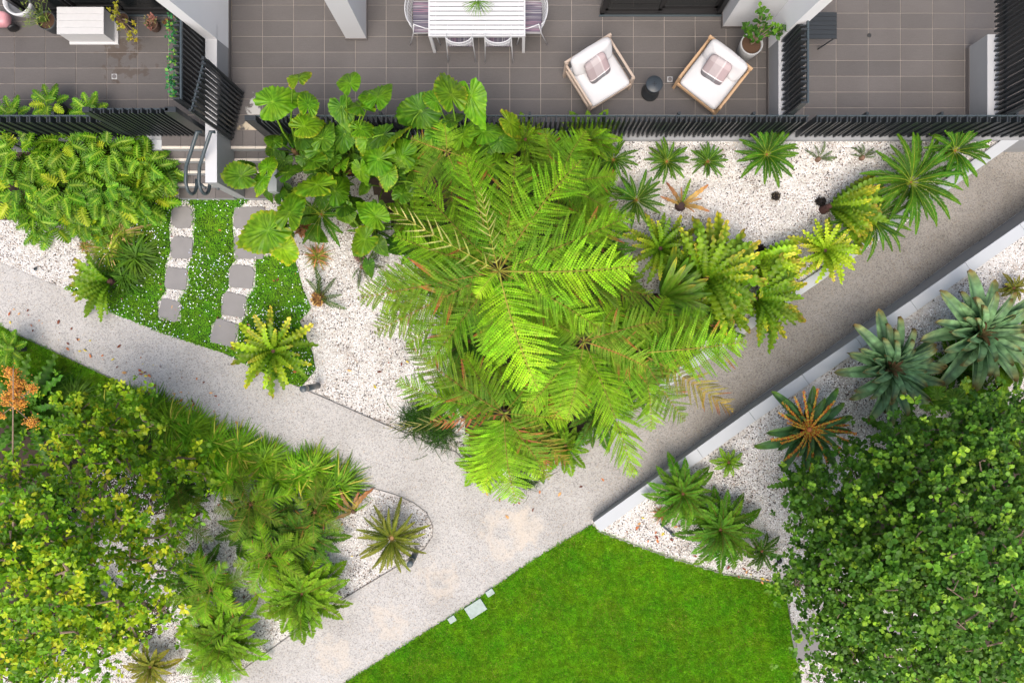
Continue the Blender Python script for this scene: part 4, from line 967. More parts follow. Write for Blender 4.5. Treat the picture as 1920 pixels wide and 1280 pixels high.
for (u, v, r, n, ms, zc, g, an, lab, ins) in (
    (1238, 466, 72, 20, YG, .3, g_up, None, 'wavy yellow green fern at the left edge of the open gravel, nearest the tree fern', .55),
    (1325, 522, 118, 26, YG, .45, g_up, (-75, 130), 'big wavy green fern with long leaves sweeping right, in the middle of the fern row', .5),
    (1240, 558, 108, 20, ST, .4, g_up, (-75, 80), 'smooth strap leaved green fern just right of the tree fern', .55),
    (1420, 487, 88, 16, YB, .25, g_up, (-95, 25), 'yellow tipped wavy fern leaning right from a black stump', .6),
    (1546, 470, 66, 22, YB, .3, g_up, None, 'brightest yellow green wavy fern, standing alone against the upper ramp wall', .6),
    (1417, 560, 96, 20, YG, .4, g_up, (-100, 60), 'wavy fern whose lowest leaves hang over the ramp', .55),
    (1290, 500, 66, 14, YG, .3, g_up, None, 'wavy green fern squeezed between the gravel edge pair in the fern row', .5),
    (1360, 575, 74, 16, YG, .35, g_up, None, 'wavy green fern inside the ramp wall, lowest but one of the fern row', .5),
    (1556, 388, 100, 22, YG, .3, g_up, (-62, 38), 'leaning yellow green fern in front of the largest cycad', .6),
    (513, 658, 92, 26, YG+YB, .28, g0, (-150, 205), "yellow green bird's nest fern at the lower corner of the flowering ground cover", .55),
    (205, 528, 84, 12, YG, .2, g0, (120, 290), "yellow green bird's nest fern beside the path in the upper left gravel", .6),
    (1505, 905, 66, 22, DK, .25, g_low, None, 'dark green crinkled fern below the red flowering bromeliad', .55),
    (1690, 825, 92, 22, DK, .3, g_low, (0, 340), 'dark crinkled fern between the bromeliads and the big dark tree', .55),
    (62, 772, 120, 22, DK, .35, g0, None, "large dark bird's nest fern under the orange flowered branch at the left edge", .55),
    (105, 925, 80, 14, DK, .3, g0, None, "dark bird's nest fern in the shade below the yellow green tree", .55)):
    if u > 1200 and v < 600: r, n = r*1.12, int(n*1.6)
    else: n = int(n*1.25)
    rosette("birds_nest_fern", lab, 'fern', G2 if ms is not DK else "dark bird's nest ferns", u, v, r, n, ms, zc, g, inner=ins, rise=(.8, -.15), angs=an, core=(.07, .035, .03), core_r=.07, ws=.95)
rosette('sparse_fern', 'dying fern with a few curled yellow and brown leaves in the open gravel', 'fern', None, 1278, 384, 62, 8, DEADL+YG[:1], .12, g_up, rise=(.4, .1), angs=(-40, 200), core=(.05, .03, .03), core_r=.09, inner=.5, ws=.7)
rosette('sparse_fern', 'dying fern with a pale brown dead leaf beside the last grass clump', 'fern', None, 662, 958, 58, 6, DEADL+YG[:1], .1, g0, rise=(.2, .0), angs=(30, 220), core=(.1, .06, .04), core_r=.05, inner=.6, ws=.8)

# ------------------------------------------------------------------ bromeliads
BR = [strap_leaf(.115, 18, b, sd_, (.09, .22, .09), (.20, .38, .18), .0, 3, tipc=(.22, .16, .05), cm=(.05, .12, .06), cup=.25, band=.34, point=.34, matl=LEAF_W, name='leaf') for b, sd_ in ((.12, .03), (.08, -.05), (.16, .05))]
BRG = [strap_leaf(.12, 18, b, sd_, (.045, .14, .03), (.08, .21, .08), .0, 3, tipc=(.12, .25, .03), cm=(.03, .1, .03), cup=.25, band=.12, point=.42, matl=LEAF_W, name='leaf') for b, sd_ in ((.12, .03), (.08, -.05))]
BRC = [strap_leaf(.13, 10, .1, 0, (.10, .13, .05), (.22, .12, .06), .0, 2, cm=(.15, .12, .05), cup=.4, matl=LEAF_W, name='leaf')]
def bromeliad(label, u, v, r, n, ms, zc, angs=None, core=BRC):
    root = rosette('bromeliad', label, 'bromeliad', 'large bromeliads beside the lower ramp wall', u, v, r, n, ms, zc, g_low, 'leaf', .5, (1.0, .0), .95, angs, (.06, .09, .04), .08)
    C = root.location+Vector((0, 0, zc))
    for i in range(7):
        a = i*GA; L_ = M(r*.28, C.z); place(root, 'leaf', core[0], C+Vector((0, 0, .02)), C+Vector((math.cos(a)*L_*.7, math.sin(a)*L_*.7, L_*.9)), .9)
    return root
bromeliad('blue grey bromeliad with arching leaves, middle one of the three by the lower ramp wall', 1664, 690, 112, 42, BR, .35)
bromeliad('largest blue grey bromeliad at the right picture edge, leaf tips tinged orange', 1830, 626, 122, 42, BR, .4)
rb = bromeliad('green bromeliad crowned by radiating orange red flower spikes', 1508, 802, 100, 26, BRG, .35, core=[strap_leaf(.13, 8, .1, 0, (.35, .02, .01), (.5, .03, .02), 0, 2, cm=(.4, .02, .02), cup=.4, matl=LEAF_W, name='bract')])
def spike_mesh():
    mb = MB(); s = np.linspace(.1, 1, 26); Pn, Tn, S, Nn = spine(s, .1, .06)
    mb.tube([tuple(x) for x in spine(np.linspace(0, 1, 8), .1, .06)[0]], .011, 5, (.42, .34, .04))
    V, T = leaf_quad(1, .3); m = len(s)*2
    q = np.tile(np.arange(len(s)), 2); sg = np.repeat([-1, 1], len(s)); yaw = sg*np.radians(rng.uniform(25, 55, m)); R = rotz(yaw)@roty(-rng.uniform(0, .6, m))*(.06*rng.uniform(.7, 1.1, m))[:, None, None]
    cols = np.array([(.55, .13, .02), (.62, .26, .04), (.5, .36, .06), (.4, .06, .02)])[rng.integers(0, 4, m)]
    mb.inst(V, T, R, Pn[q], cols); return mb.mesh('flower_spike', TINT)
SPK = [spike_mesh() for _ in range(3)]
C = rb.location+Vector((0, 0, .55))
for i in range(21):
    a = i*2*PI/21+random.gauss(0, .08); L_ = M(random.uniform(52, 78), 1.0)
    place(rb, 'flower_spike', random.choice(SPK), C, C+Vector((math.cos(a)*L_, math.sin(a)*L_, random.uniform(.1, .28))), 1.0)
obj('flower_core', MB().lathe([(.03, 0), (.06, .06), (.035, .12), (.0, .13)], n=12, col=(.5, .16, .06), cap=False).mesh('flower_core', TINT, True), rb, (0, 0, .52))

# ------------------------------------------------------------------ sword type ferns
def sw(c0, c1, cr=(.25, .2, .04), n=24, hw=.16, lw=.058, rnd=True, bul=((.14, .05), (.10, -.06), (.18, .03)), ang=72):
    pf = lambda t: np.sin(PI*np.clip(t*.9+.12, 0, 1)**.9)**.65
    return [simple_frond(n, hw, lw, ang, b, s_, c0, c1, cr, prof=pf, rnd=rnd, vee=.15, droop=.12, s0=.08, rr=.006, matl=LEAF) for b, s_ in bul]
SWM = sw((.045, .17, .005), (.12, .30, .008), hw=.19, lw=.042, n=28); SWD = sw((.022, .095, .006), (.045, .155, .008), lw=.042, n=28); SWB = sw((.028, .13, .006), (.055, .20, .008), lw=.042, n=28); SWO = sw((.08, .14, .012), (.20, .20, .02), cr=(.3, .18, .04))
G3 = 'low ferns in the gravel beds'
for (u, v, r, n, ms, zc, g, lab) in (
    (567, 1112, 100, 34, SWM, .35, g0, 'large dense yellow green fern at the edge of the straight path, lower left bed'),
    (478, 978, 88, 20, SWD, .3, g0, 'dark feathery fern between the grass clumps and the yellow green tree'),
    (575, 1000, 88, 24, SWD, .3, g0, 'dark green fern behind the olive cycad, below the last grass clump'),
    (418, 1190, 104, 28, SWM, .35, g0, 'yellow green fern spreading to the path at the bottom of the lower left bed'),
    (370, 1085, 82, 18, SWD, .4, g0, 'mid green fern under the right side of the yellow green tree'),
    (283, 1248, 62, 16, SWO, .25, g0, 'olive fern with yellowing fronds at the bottom of the picture under the tree'),
    (340, 920, 80, 16, SWD, .25, g0, 'shaded fern near the orange fallen leaves under the tree'),
    (500, 1045, 60, 14, SWB, .3, g0, 'blue green fern patch on white gravel left of the large dense fern'),
    (1280, 925, 82, 28, SWB, .32, g_low, 'round dark green fern touching the lower ramp wall'),
    (1350, 992, 92, 30, SWB, .32, g_low, 'round dark green fern in the middle of the white gravel by the lawn'),
    (1428, 1032, 48, 12, SWD, .22, g_low, 'small thin fern at the right end of the row by the lawn'),
    (1366, 866, 36, 12, SWM, .14, g_low, 'small rounded young fern with one strap leaf near the lower ramp wall'),
    (1335, 610, 66, 18, SWD, .3, g_up, 'dark fern tucked below the wavy ferns at the upper ramp wall'),
    (1105, 262, 70, 20, SWM, .5, g_up, 'tall green fern poking through the slats left of the dying cycad'),
    (1060, 300, 80, 18, SWM, .6, g_up, 'broad mid green fern against the middle patio fence'),
    (880, 640, 90, 14, SWD, .3, g0, 'dark fern under the left side of the tree fern'),
    (1000, 830, 80, 16, SWD, .3, g0, 'dark fern in the nose of the bed under the tree fern'),
    (1120, 770, 90, 16, SWD, .3, g_up, 'dark fern beside the end of the upper ramp wall'),
    (850, 740, 70, 14, SWD, .3, g0, 'dark fern over the gravel at the left foot of the tree fern'),
    (1190, 700, 80, 16, SWD, .3, g_up, 'dark fern in the shade inside the upper ramp wall'),
    (1020, 700, 90, 16, SWD, .3, g_up, 'dark fern right below the bright centre of the tree fern'),
    (960, 420, 90, 16, SWD, .3, g_up, 'dark fern behind the uppermost tree fern fronds'),
    (800, 440, 80, 14, SWD, .3, g_up, 'dark fern between the elephant ears and the young uncurling frond'),
    (1130, 470, 80, 14, SWD, .3, g_up, 'dark fern right of the tree fern centre'),
    (985, 262, 62, 16, SWM, .7, g_up, 'mid green fern against the fence right of the yellow elephant ear leaf'),
    (905, 300, 60, 14, SWD, .5, g_up, 'dark fern in the gap below the yellow elephant ear leaf by the fence'),
    (1060, 835, 62, 16, SWM, .3, g_up, 'mid green fern at the end of the upper ramp wall by the path junction'),
    (905, 868, 60, 16, SWM, .25, g0, 'mid green fern at the path edge just left of the bed tip'),
    (1145, 520, 70, 18, SWM, .35, g_up, 'mid green fern between the tree ferns and the smooth strap leaved fern'),
    (775, 410, 66, 16, SWM, .35, g_up, 'mid green fern between elephant ears and the tallest tree fern'),
    (1120, 410, 66, 18, SWM, .4, g_up, 'mid green fern left of the sparse spread cycad'),
    (620, 340, 60, 14, SWD, .3, g_up, 'dark fern under the middle of the elephant ear leaf mass'),
    (90, 1000, 90, 16, SWD, .3, g0, 'shaded fern under the left of the yellow green tree'),
    (180, 1150, 90, 16, SWD, .3, g0, 'shaded fern under the lower middle of the yellow green tree'),
    (60, 1200, 90, 16, SWD, .3, g0, 'shaded fern in the bottom left corner under the tree'),
    (1600, 1000, 80, 16, SWD, .3, g_low, 'shaded fern under the upper left of the big dark tree'),
    (1850, 800, 90, 18, SWM, .4, g_low, 'green fern below the elephant ear leaves at the right edge'),
    (1790, 690, 90, 20, SWD, .3, g_low, 'dark fern beneath the two blue grey bromeliads'),
    (1890, 660, 90, 20, SWD, .35, g_low, 'dark fern beneath the largest bromeliad at the right edge'),
    (1900, 540, 36, 12, SWO, .2, g_low, 'brown green fern at the right picture edge above the largest bromeliad'),
    (1250, 640, 80, 14, SWD, .3, g_up, 'dark fern under the big right hand frond')):
    rosette('fern', lab, 'fern', G3, u, v, r*1.02, int(n*1.5), ms, zc, g, inner=.38, rise=(.75, -.2), core=(.12, .06, .03), core_r=.05, ws=1.05)

# ------------------------------------------------------------------ tree ferns
TFB = [tree_fern_frond(21, 17, .31, b, s_, (.11, .34, .008), (.22, .52, .015), (.3, .32, .05)) for b, s_ in ((.06, .03), (.08, -.06))]
TFM = [tree_fern_frond(21, 16, .31, b, s_, (.07, .22, .008), (.14, .37, .010), (.26, .26, .04), brown=.02) for b, s_ in ((.09, .06), (.12, -.05), (.07, .02))]
TFD = [tree_fern_frond(20, 15, .31, b, s_, (.06, .17, .010), (.12, .25, .015), (.24, .18, .04), brown=.05, sparse=.95, pl=.85) for b, s_ in ((.10, -.06), (.13, .05))]
TFR = [tree_fern_frond(20, 15, .31, .1, .05, (.08, .22, .012), (.14, .29, .02), (.35, .2, .05), brown=.22)]
TFY = [tree_fern_frond(20, 16, .31, .06, .04, (.16, .22, .02), (.36, .30, .04), (.42, .34, .08), brown=.15, pl=.7)]
TFX = [tree_fern_frond(12, 14, .25, .04, .04, (.24, .32, .08), (.4, .38, .15), (.36, .38, .06), pl=.22, sparse=.9)]
TFBR = [tree_fern_frond(16, 12, .28, .1, .05, (.3, .13, .04), (.36, .18, .06), (.4, .14, .04), brown=.6, sparse=.8, pl=.6)]
def tree_fern(label, u, v, zc, fronds, autos, tr=.09):
    C = P(u, v, zc); root = empty('tree_fern', (C.x, C.y, g_up(C.x, C.y)), label, 'tree fern', 'tree ferns in the central bed')
    z0 = root.location.z
    for (tu, tv, hw, ms, tzd) in fronds:
        T = P(tu, tv, zc+tzd); L_ = (T-C).length; place(root, 'frond', random.choice(ms), C, T, M(hw, zc)/(.31*L_), random.gauss(0, .08))
    for i in range(autos[0]):
        a = i*GA+random.gauss(0, .2); rp = autos[1]*random.uniform(.75, 1.05); z_ = zc-random.uniform(.5, 1.1); k = M(rp, z_)
        T = Vector((C.x+k*math.cos(a), C.y+k*math.sin(a), max(.35, z_))); place(root, 'frond', random.choice(autos[2]), C-Vector((0, 0, .1)), T, random.uniform(.85, 1.1), random.gauss(0, .2))
    obj('trunk', MB().tube([(0, 0, 0), (.02, -.02, (zc-z0)*.5), (0, 0, zc-z0-.03)], [tr*1.2, tr, tr*.8], 12, (.07, .04, .03)).mesh('trunk', TINT), root)
    # curled young fronds in the crown centre
    for k in range(3):
        a = k*2.1+u; pts = [(0, 0, zc-z0)]
        for q in range(10):
            tt = q/9*3.6; rr = .06*(1-q/12); pts.append((math.cos(a)*(.05+rr*math.sin(tt)), math.sin(a)*(.05+rr*math.sin(tt)), zc-z0+.10+rr*-math.cos(tt)))
        obj('crozier', MB().tube(pts, [.016]+[.014]*5+[.009]*5, 6, (.22, .30, .05)).mesh('crozier', LEAF, True), root)
    return root
tree_fern('tallest tree fern, its brightest frond pointing right over the middle of the bed', 935, 508, 3.1, [
    (1200, 498, 76, TFB, .0), (1192, 400, 58, TFM, -.35), (1090, 300, 76, TFM, -.5), (965, 290, 70, TFM, -.5), (868, 285, 56, TFM, -.6), (775, 335, 56, TFM, -.7),
    (735, 440, 52, TFM, -.8), (668, 560, 64, TFD, -.8), (700, 530, 55, TFM, -1.0), (712, 592, 60, TFM, -1.1), (700, 625, 56, TFD, -.9), (760, 650, 56, TFM, -1.1), (780, 470, 50, TFM, -.9), (800, 690, 56, TFM, -.7), (1010, 735, 84, TFB, -.15), (1130, 620, 60, TFM, -.5), (1230, 560, 55, TFD, -.7), (893, 560, 28, TFB, .1),
    (722, 386, 40, TFX, .25), (900, 348, 30, TFX, .2)], (12, 190, TFM+TFD))
tree_fern('tree fern with rusty edged fronds in the middle right of the central bed', 1095, 640, 2.6, [
    (1250, 600, 50, TFD, -.4), (1215, 690, 55, TFR, -.3), (1190, 898, 52, TFB, .0), (1062, 790, 60, TFB, -.1), (985, 770, 56, TFM, -.4), (1160, 560, 50, TFM, -.3), (1085, 560, 50, TFM, -.2), (1020, 600, 50, TFM, -.3)], (11, 160, TFM+TFR))
tree_fern('tree fern whose big mid green frond reaches right over the ramp', 1200, 662, 2.3, [
    (1402, 640, 66, TFM, .0), (1376, 774, 40, TFY, -.2), (1285, 790, 45, TFD, -.4), (1330, 590, 45, TFM, -.4), (1140, 590, 45, TFD, -.3), (1130, 760, 50, TFM, -.2), (1220, 810, 45, TFM, -.4)], (8, 120, TFD+TFM))
tree_fern('low tree fern at the lower tip of the bed, bright frond over the path junction', 945, 775, 2.0, [
    (968, 945, 66, TFB, -.1), (740, 712, 46, TFM, -.4), (880, 905, 58, TFB, -.3), (1030, 900, 45, TFD, -.4), (1068, 870, 38, TFY, -.5), (1070, 790, 40, TFM, -.4), (870, 660, 45, TFM, -.3), (760, 640, 50, TFD, -.4), (1035, 880, 22, TFBR, -.3), (1010, 900, 40, TFB, -.5),
    (805, 790, 26, TFBR, -.5), (905, 925, 50, TFB, -.2), (712, 803, 22, TFX, -.4)], (9, 120, TFM+TFD))
tree_fern('tree fern among the elephant ears just in front of the middle patio fence', 838, 285, 1.9, [
    (830, 222, 34, TFM, .1), (900, 250, 36, TFM, -.1), (770, 260, 34, TFR, -.1), (790, 350, 38, TFM, -.2), (880, 360, 40, TFM, -.2), (930, 320, 40, TFM, -.1)], (6, 85, TFM+TFR), .07)
tree_fern('tree fern with layered mid green fronds behind the bright one, near the fence', 1045, 345, 2.0, [
    (1100, 245, 50, TFM, -.1), (1020, 240, 45, TFM, -.1), (1160, 330, 45, TFM, -.3), (1150, 400, 45, TFM, -.3), (960, 300, 42, TFM, -.2)], (7, 100, TFM+TFD), .07)

for (u, v, r_, n, ms, zc, lab) in ((505, 1040, 92, 9, TFM, .7, 'feathery tree fern seedling on white gravel between the dense ferns, lower left bed'), (395, 1105, 96, 9, TFM, .8, 'feathery fern beside the right edge of the yellow green tree'),
    (470, 945, 92, 9, TFM+TFD, .7, 'feathery fern just below the grass row, lower left bed'), (590, 960, 74, 8, TFD, .5, 'feathery dark fern left of the dying fern'), (345, 975, 80, 8, TFD, .6, 'feathery dark fern under the tree edge near the grass row'), (400, 1230, 80, 8, TFM, .5, 'feathery fern at the bottom of the lower left bed beside the path')):
    rosette('feathery_fern', lab, 'fern', 'feathery ferns of the lower left bed', u, v, r_, n, ms, zc, g0, inner=.6, rise=(.45, -.2), core=(.12, .06, .03), core_r=.04)
# ------------------------------------------------------------------ elephant ears
EL = [heart_leaf((.032, .15, .005), (.085, .27, .008), None, 1), heart_leaf((.045, .17, .005), (.12, .32, .008), (.30, .36, .02), 2, .03), heart_leaf((.035, .155, .005), (.09, .28, .008), (.22, .32, .02), 3, .034), heart_leaf((.035, .16, .005), (.10, .29, .008), None, 9, .03, fold=.3)]
ED = [heart_leaf((.018, .085, .006), (.035, .145, .008), None, 4), heart_leaf((.022, .10, .006), (.045, .165, .008), (.10, .22, .02), 5)]
EY = [heart_leaf((.08, .24, .006), (.19, .40, .012), (.5, .44, .03), 6, .03)]
PET = (.10, .26, .02)
def elephant_ear(label, bu, bv, leaves, zb=None):
    b = PG(bu, bv, g_up); root = empty('elephant_ear_plant', b, label, 'elephant ear plant', 'elephant ear plants by the patio fence')
    for (u, v, a, L_, z, ms) in leaves:
        # u,v: leaf centre; a: image direction of the tip
        ar = math.radians(a); Lw = M(L_, z)/1.12*1.08
        c = P(u, v, z); X = Vector((math.cos(ar), math.sin(ar), 0))
        J = c-X*Lw*.2; J.z = z+.05
        tilt = random.uniform(.05, .75)
        T = J+X*math.cos(tilt)*Lw-Vector((0, 0, math.sin(tilt)*Lw*.9))
        lf = place(root, 'leaf', random.choice(ms), J, T, random.uniform(.9, 1.08), random.gauss(0, .35))
        o = J-b; m1 = Vector((o.x*.35, o.y*.35, o.z*.6)); m2 = Vector((o.x*.8, o.y*.8, o.z*.98))
        obj('petiole', MB().tube([(0, 0, 0), m1, m2, o], [.028, .02, .013, .009], 6, PET).mesh('petiole', LEAF_G, True), root)
    if bu < 1000:
        for k_ in range(5):
            a = k_*GA+bu; d_ = random.uniform(.25, .55); J = b+Vector((math.cos(a)*d_, min(math.sin(a)*d_, 3.85-b.y), random.uniform(.35, .75))); X = Vector((math.cos(a), math.sin(a), 0)); Lw = random.uniform(.3, .45)
            place(root, 'leaf', random.choice(ED), J, J+X*Lw*.9-Vector((0, 0, Lw*.35)), 1.0, random.gauss(0, .3))
            obj('petiole', MB().tube([(0, 0, 0), (J-b)*.5+Vector((0, 0, .08)), J-b], [.018, .012, .008], 5, PET).mesh('petiole', LEAF_G, True), root)
    obj('stem', MB().lathe([(.07, 0), (.06, .15), (.05, .3), (.02, .38)], n=10, col=(.16, .10, .05)).mesh('stem', TINT), root)
E, D_, Y_ = EL, ED, EY
elephant_ear('elephant ear plant reaching over the middle patio, leftmost, two big leaves over the grey tiles', 560, 290, [(525, 186, 30, 80, 2.3, E), (560, 137, 100, 66, 2.5, Y_), (578, 188, 95, 60, 2.2, E), (582, 232, 30, 66, 2.0, E), (608, 250, 80, 62, 1.8, D_), (560, 262, 190, 56, 1.7, D_), (510, 258, 120, 50, 1.6, E)])
elephant_ear('elephant ear plant with upright leaves over the middle patio, second from the left', 665, 300, [(655, 147, 105, 66, 2.5, E), (665, 192, 140, 82, 2.3, E), (645, 212, 290, 55, 2.0, D_), (712, 172, 78, 68, 2.4, E), (693, 178, 110, 50, 2.3, E), (687, 240, 20, 55, 1.9, E), (708, 258, 200, 60, 1.8, D_), (640, 262, 230, 60, 1.6, D_)])
elephant_ear('elephant ear plant with one broad dark leaf by the fence, below the table', 752, 315, [(775, 214, 195, 82, 2.1, D_), (748, 246, 60, 78, 2.0, Y_), (690, 275, 270, 60, 1.7, E), (742, 290, 170, 70, 1.6, E), (735, 312, 300, 50, 1.4, D_)])
elephant_ear('elephant ear plant with a tall pointed leaf in front of the wire chairs', 868, 300, [(843, 165, 105, 86, 2.6, E), (811, 186, 140, 52, 2.4, E), (888, 196, 285, 78, 2.4, E), (852, 222, 40, 40, 2.1, D_), (867, 246, 90, 66, 2.0, E), (822, 246, 60, 50, 1.9, D_)])
elephant_ear('elephant ear plant with a yellow leaf, rightmost of those over the patio edge', 935, 310, [(918, 240, 40, 74, 2.1, E), (965, 237, 330, 62, 2.0, Y_), (928, 300, 80, 66, 1.7, E), (948, 268, 340, 55, 1.8, D_), (905, 275, 200, 55, 1.7, D_)])
elephant_ear('elephant ear plant hanging over the right hand steps', 520, 345, [(439, 330, 175, 78, 1.7, E), (503, 305, 90, 52, 1.6, E), (489, 345, 235, 52, 1.5, E), (462, 312, 30, 40, 1.3, D_), (548, 318, 40, 55, 1.3, D_)])
elephant_ear('elephant ear plant with large leaves covering a stepping stone', 565, 425, [(545, 384, 85, 88, 1.7, E), (485, 440, 200, 108, 1.6, E), (530, 478, 265, 72, 1.3, Y_), (580, 345, 170, 88, 1.8, E), (520, 425, 60, 50, 1.2, D_)])
elephant_ear('elephant ear plant with many mid sized leaves in front of the fence', 645, 345, [(579, 300, 160, 68, 1.7, E), (640, 302, 95, 50, 1.6, E), (636, 350, 55, 62, 1.6, E), (677, 328, 270, 52, 1.6, E), (605, 275, 60, 60, 1.6, D_), (600, 320, 30, 50, 1.3, D_), (660, 300, 150, 40, 1.5, D_)])
elephant_ear('elephant ear plant in the middle of the leaf mass, left of the tree fern', 720, 350, [(696, 299, 175, 78, 1.8, E), (727, 335, 260, 48, 1.7, E), (745, 312, 50, 50, 1.6, D_), (778, 335, 100, 56, 1.6, D_), (758, 358, 60, 44, 1.3, D_), (762, 300, 20, 55, 1.6, E), (805, 312, 300, 50, 1.5, D_)])
elephant_ear('elephant ear plant with a lone round leaf low over the white gravel', 705, 460, [(697, 399, 140, 68, 1.5, E), (673, 455, 205, 74, 1.3, E), (655, 382, 35, 52, 1.0, D_), (642, 402, 200, 50, .9, D_), (712, 463, 300, 40, .9, D_)])
# big leaves behind the right bromeliad
b = PG(1800, 730, g_low); root = empty('elephant_ear_plant', b, 'elephant ear plant with dull yellowing leaves between the bromeliads and the dark tree', 'elephant ear plant')
for (u, v, a, L_, ms) in ((1838, 752, 170, 70, E), (1885, 745, 20, 66, E), (1815, 725, 260, 45, Y_), (1785, 752, 200, 60, D_), (1885, 705, 60, 50, E), (1750, 738, 190, 50, E), (1905, 780, 300, 60, E)):
    z = 1.2; ar = math.radians(a); c = P(u, v, z); X = Vector((math.cos(ar), math.sin(ar), 0)); Lw = M(L_, z)/1.12; J = c-X*Lw*.14
    place(root, 'leaf', random.choice(ms), J, J+X*Lw*.92-Vector((0, 0, .3*Lw)), 1, random.gauss(0, .2))
    obj('petiole', MB().tube([(0, 0, 0), (J-b)*.6, J-b], [.02, .014, .009], 6, PET).mesh('petiole', LEAF_G, True), root)

# ------------------------------------------------------------------ lobed leaf shrubs
LL = [lobed_leaf((.032, .125, .006), (.075, .25, .008), i) for i in range(3)]+[lobed_leaf((.06, .22, .010), (.12, .34, .015), 5), lobed_leaf((.16, .34, .01), (.3, .42, .02), 6)]
LLw = LL[:3]*3+LL[3:4]*4+LL[4:5]
k = 0
for (u, v, r, n, zt, lab) in (
    (30, 275, 62, 40, 1.1, 'lobed leaf shrub in the upper left corner against the patio fence'), (112, 268, 66, 46, 1.1, 'lobed leaf shrub against the left patio fence, left of the one with orange leaves'),
    (195, 275, 66, 46, 1.1, 'lobed leaf shrub with a few orange leaves against the left patio fence'), (262, 300, 56, 40, .95, 'lobed leaf shrub next to the left hand steps'),
    (28, 350, 62, 40, .85, 'lobed leaf shrub at the left picture edge above the white gravel'), (115, 350, 64, 44, .95, 'lobed leaf shrub behind the dry brown flower head'),
    (195, 352, 66, 44, .95, 'lobed leaf shrub in the centre right of the leaf mass'), (255, 362, 50, 34, .75, 'lobed leaf shrub at the lower right above the grassy clumps'),
    (60, 400, 50, 24, .5, 'low lobed leaf shrub skirting the white gravel at the left'), (150, 405, 46, 24, .5, 'low lobed leaf shrub skirting the gravel beside the strap grass')):
    C = P(u, v, zt); root = empty('lobed_leaf_shrub', (C.x, C.y, 0), lab, 'shrub', 'lobed leaf shrubs by the left patio')
    R_ = M(r, zt); n = int(n*1.9)
    for i in range(n):
        a = i*GA+random.gauss(0, .3); q = math.sqrt((i+.5)/n); L_ = M(random.uniform(21, 34), zt)
        B0 = Vector((C.x+math.cos(a)*R_*q*.8, C.y+math.sin(a)*R_*q*.8, zt-.35*q*q+random.uniform(-.15, .08)))
        a2 = a+random.gauss(0, .7); el_ = .5*(1-q)-.25+random.gauss(0, .2)
        place(root, 'leaf', random.choice(LLw), B0, B0+Vector((math.cos(a2)*math.cos(el_), math.sin(a2)*math.cos(el_), math.sin(el_)))*L_, random.uniform(.9, 1.15), random.gauss(0, .4))
    mb = MB()
    for i in range(7):
        a = i*.9; mb.tube([(0, 0, 0), (math.cos(a)*R_*.3, math.sin(a)*R_*.3, zt*.5), (math.cos(a)*R_*.6, math.sin(a)*R_*.6, zt*.7)], [.03, .022, .012], 5, (.07, .13, .03))
    obj('stems', mb.mesh('stems', TINT), root)
for (u, v, lab) in ((85, 190, 'lobed leaf plant standing inside the left patio fence, left one'), (160, 205, 'lobed leaf plant standing inside the left patio fence, right one'), (8, 655, 'lobed leaf shrub at the left edge below the path'), (12, 212, 'small lobed plant in a dark bowl behind the fence at the left edge')):
    zz = 1.35 if v < 300 else .6; C = P(u, v, zz); root = empty('lobed_leaf_shrub', (C.x, C.y, ZP if v < 300 else 0), lab, 'shrub')
    for i in range(13):
        a = i*GA; q = math.sqrt(i/16); L_ = M(27, zz); B0 = Vector((C.x+math.cos(a)*.18*q, C.y+math.sin(a)*.18*q, zz-.2*q))
        place(root, 'leaf', random.choice(LLw), B0, B0+Vector((math.cos(a)*.9, math.sin(a)*.9, .35*(1-q)))*L_)
    z0 = ZP if v < 300 else 0
    obj('pot_body' if v < 300 else 'stem', MB().lathe([(.10, 0), (.14, .2), (.15, .3), (.13, .3)] if v < 300 else [(.05, 0), (.03, zz-.1)], n=16).mesh('pot_body', DARKP), root)
# ------------------------------------------------------------------ strap grasses
def clump_mesh(n=170, L_=(.28, .55), w_=.012, cols=((.04, .14, .01), (.10, .26, .015)), extra=None, wid=1.0, up=(.15, 1.35)):
    mb = MB(); a = rng.uniform(0, 2*PI, n); el_ = rng.uniform(up[0], up[1], n); l = rng.uniform(*L_, n); ns = 5; V = []
    s = np.linspace(0, 1, ns)
    for i in range(n):
        d = np.array([math.cos(a[i]), math.sin(a[i])]); hor = l[i]*np.cos(el_[i]*(1-s*.75))*s; z = l[i]*(np.sin(el_[i])*s-(.62+.25*math.sin(el_[i]))*s*s)+.03
        z = np.maximum(z, .012+.01*s)
        sd_ = np.array([-d[1], d[0]]); base = rng.normal(0, .045*wid, 2); bend = rng.normal(0, .12)*s*s*l[i]
        ww = w_*np.array([.8, 1, .95, .7, .08])*rng.uniform(.7, 1.2)
        xy = base+d*hor[:, None]+sd_*bend[:, None]
        L2 = np.concatenate([xy-sd_*ww[:, None]/2, z[:, None]], 1); R2 = np.concatenate([xy+sd_*ww[:, None]/2, (z+.004)[:, None]], 1)
        V.append(np.stack([L2, R2], 1).reshape(-1, 3))
    V = np.concatenate(V); i0 = np.arange(n)*ns*2; Fq = np.concatenate([np.stack([i0+2*k_, i0+2*k_+1, i0+2*k_+3, i0+2*k_+2], 1) for k_ in range(ns-1)])
    c = np.array(cols[0])+(np.array(cols[1])-np.array(cols[0]))*rng.random((n, 1))
    if extra is not None:
        m = rng.random(n) < extra[1]; c[m] = np.array(extra[0])*rng.uniform(.7, 1.2, (m.sum(), 1))
    mb.add(V, Fq, np.repeat(c, ns*2, 0)); return mb.mesh('grass_clump', LEAF)
CG = [clump_mesh(360, (.3, .60), .021, ((.06, .22, .008), (.16, .42, .012)), extra=((.42, .46, .06), .12)) for _ in range(3)]
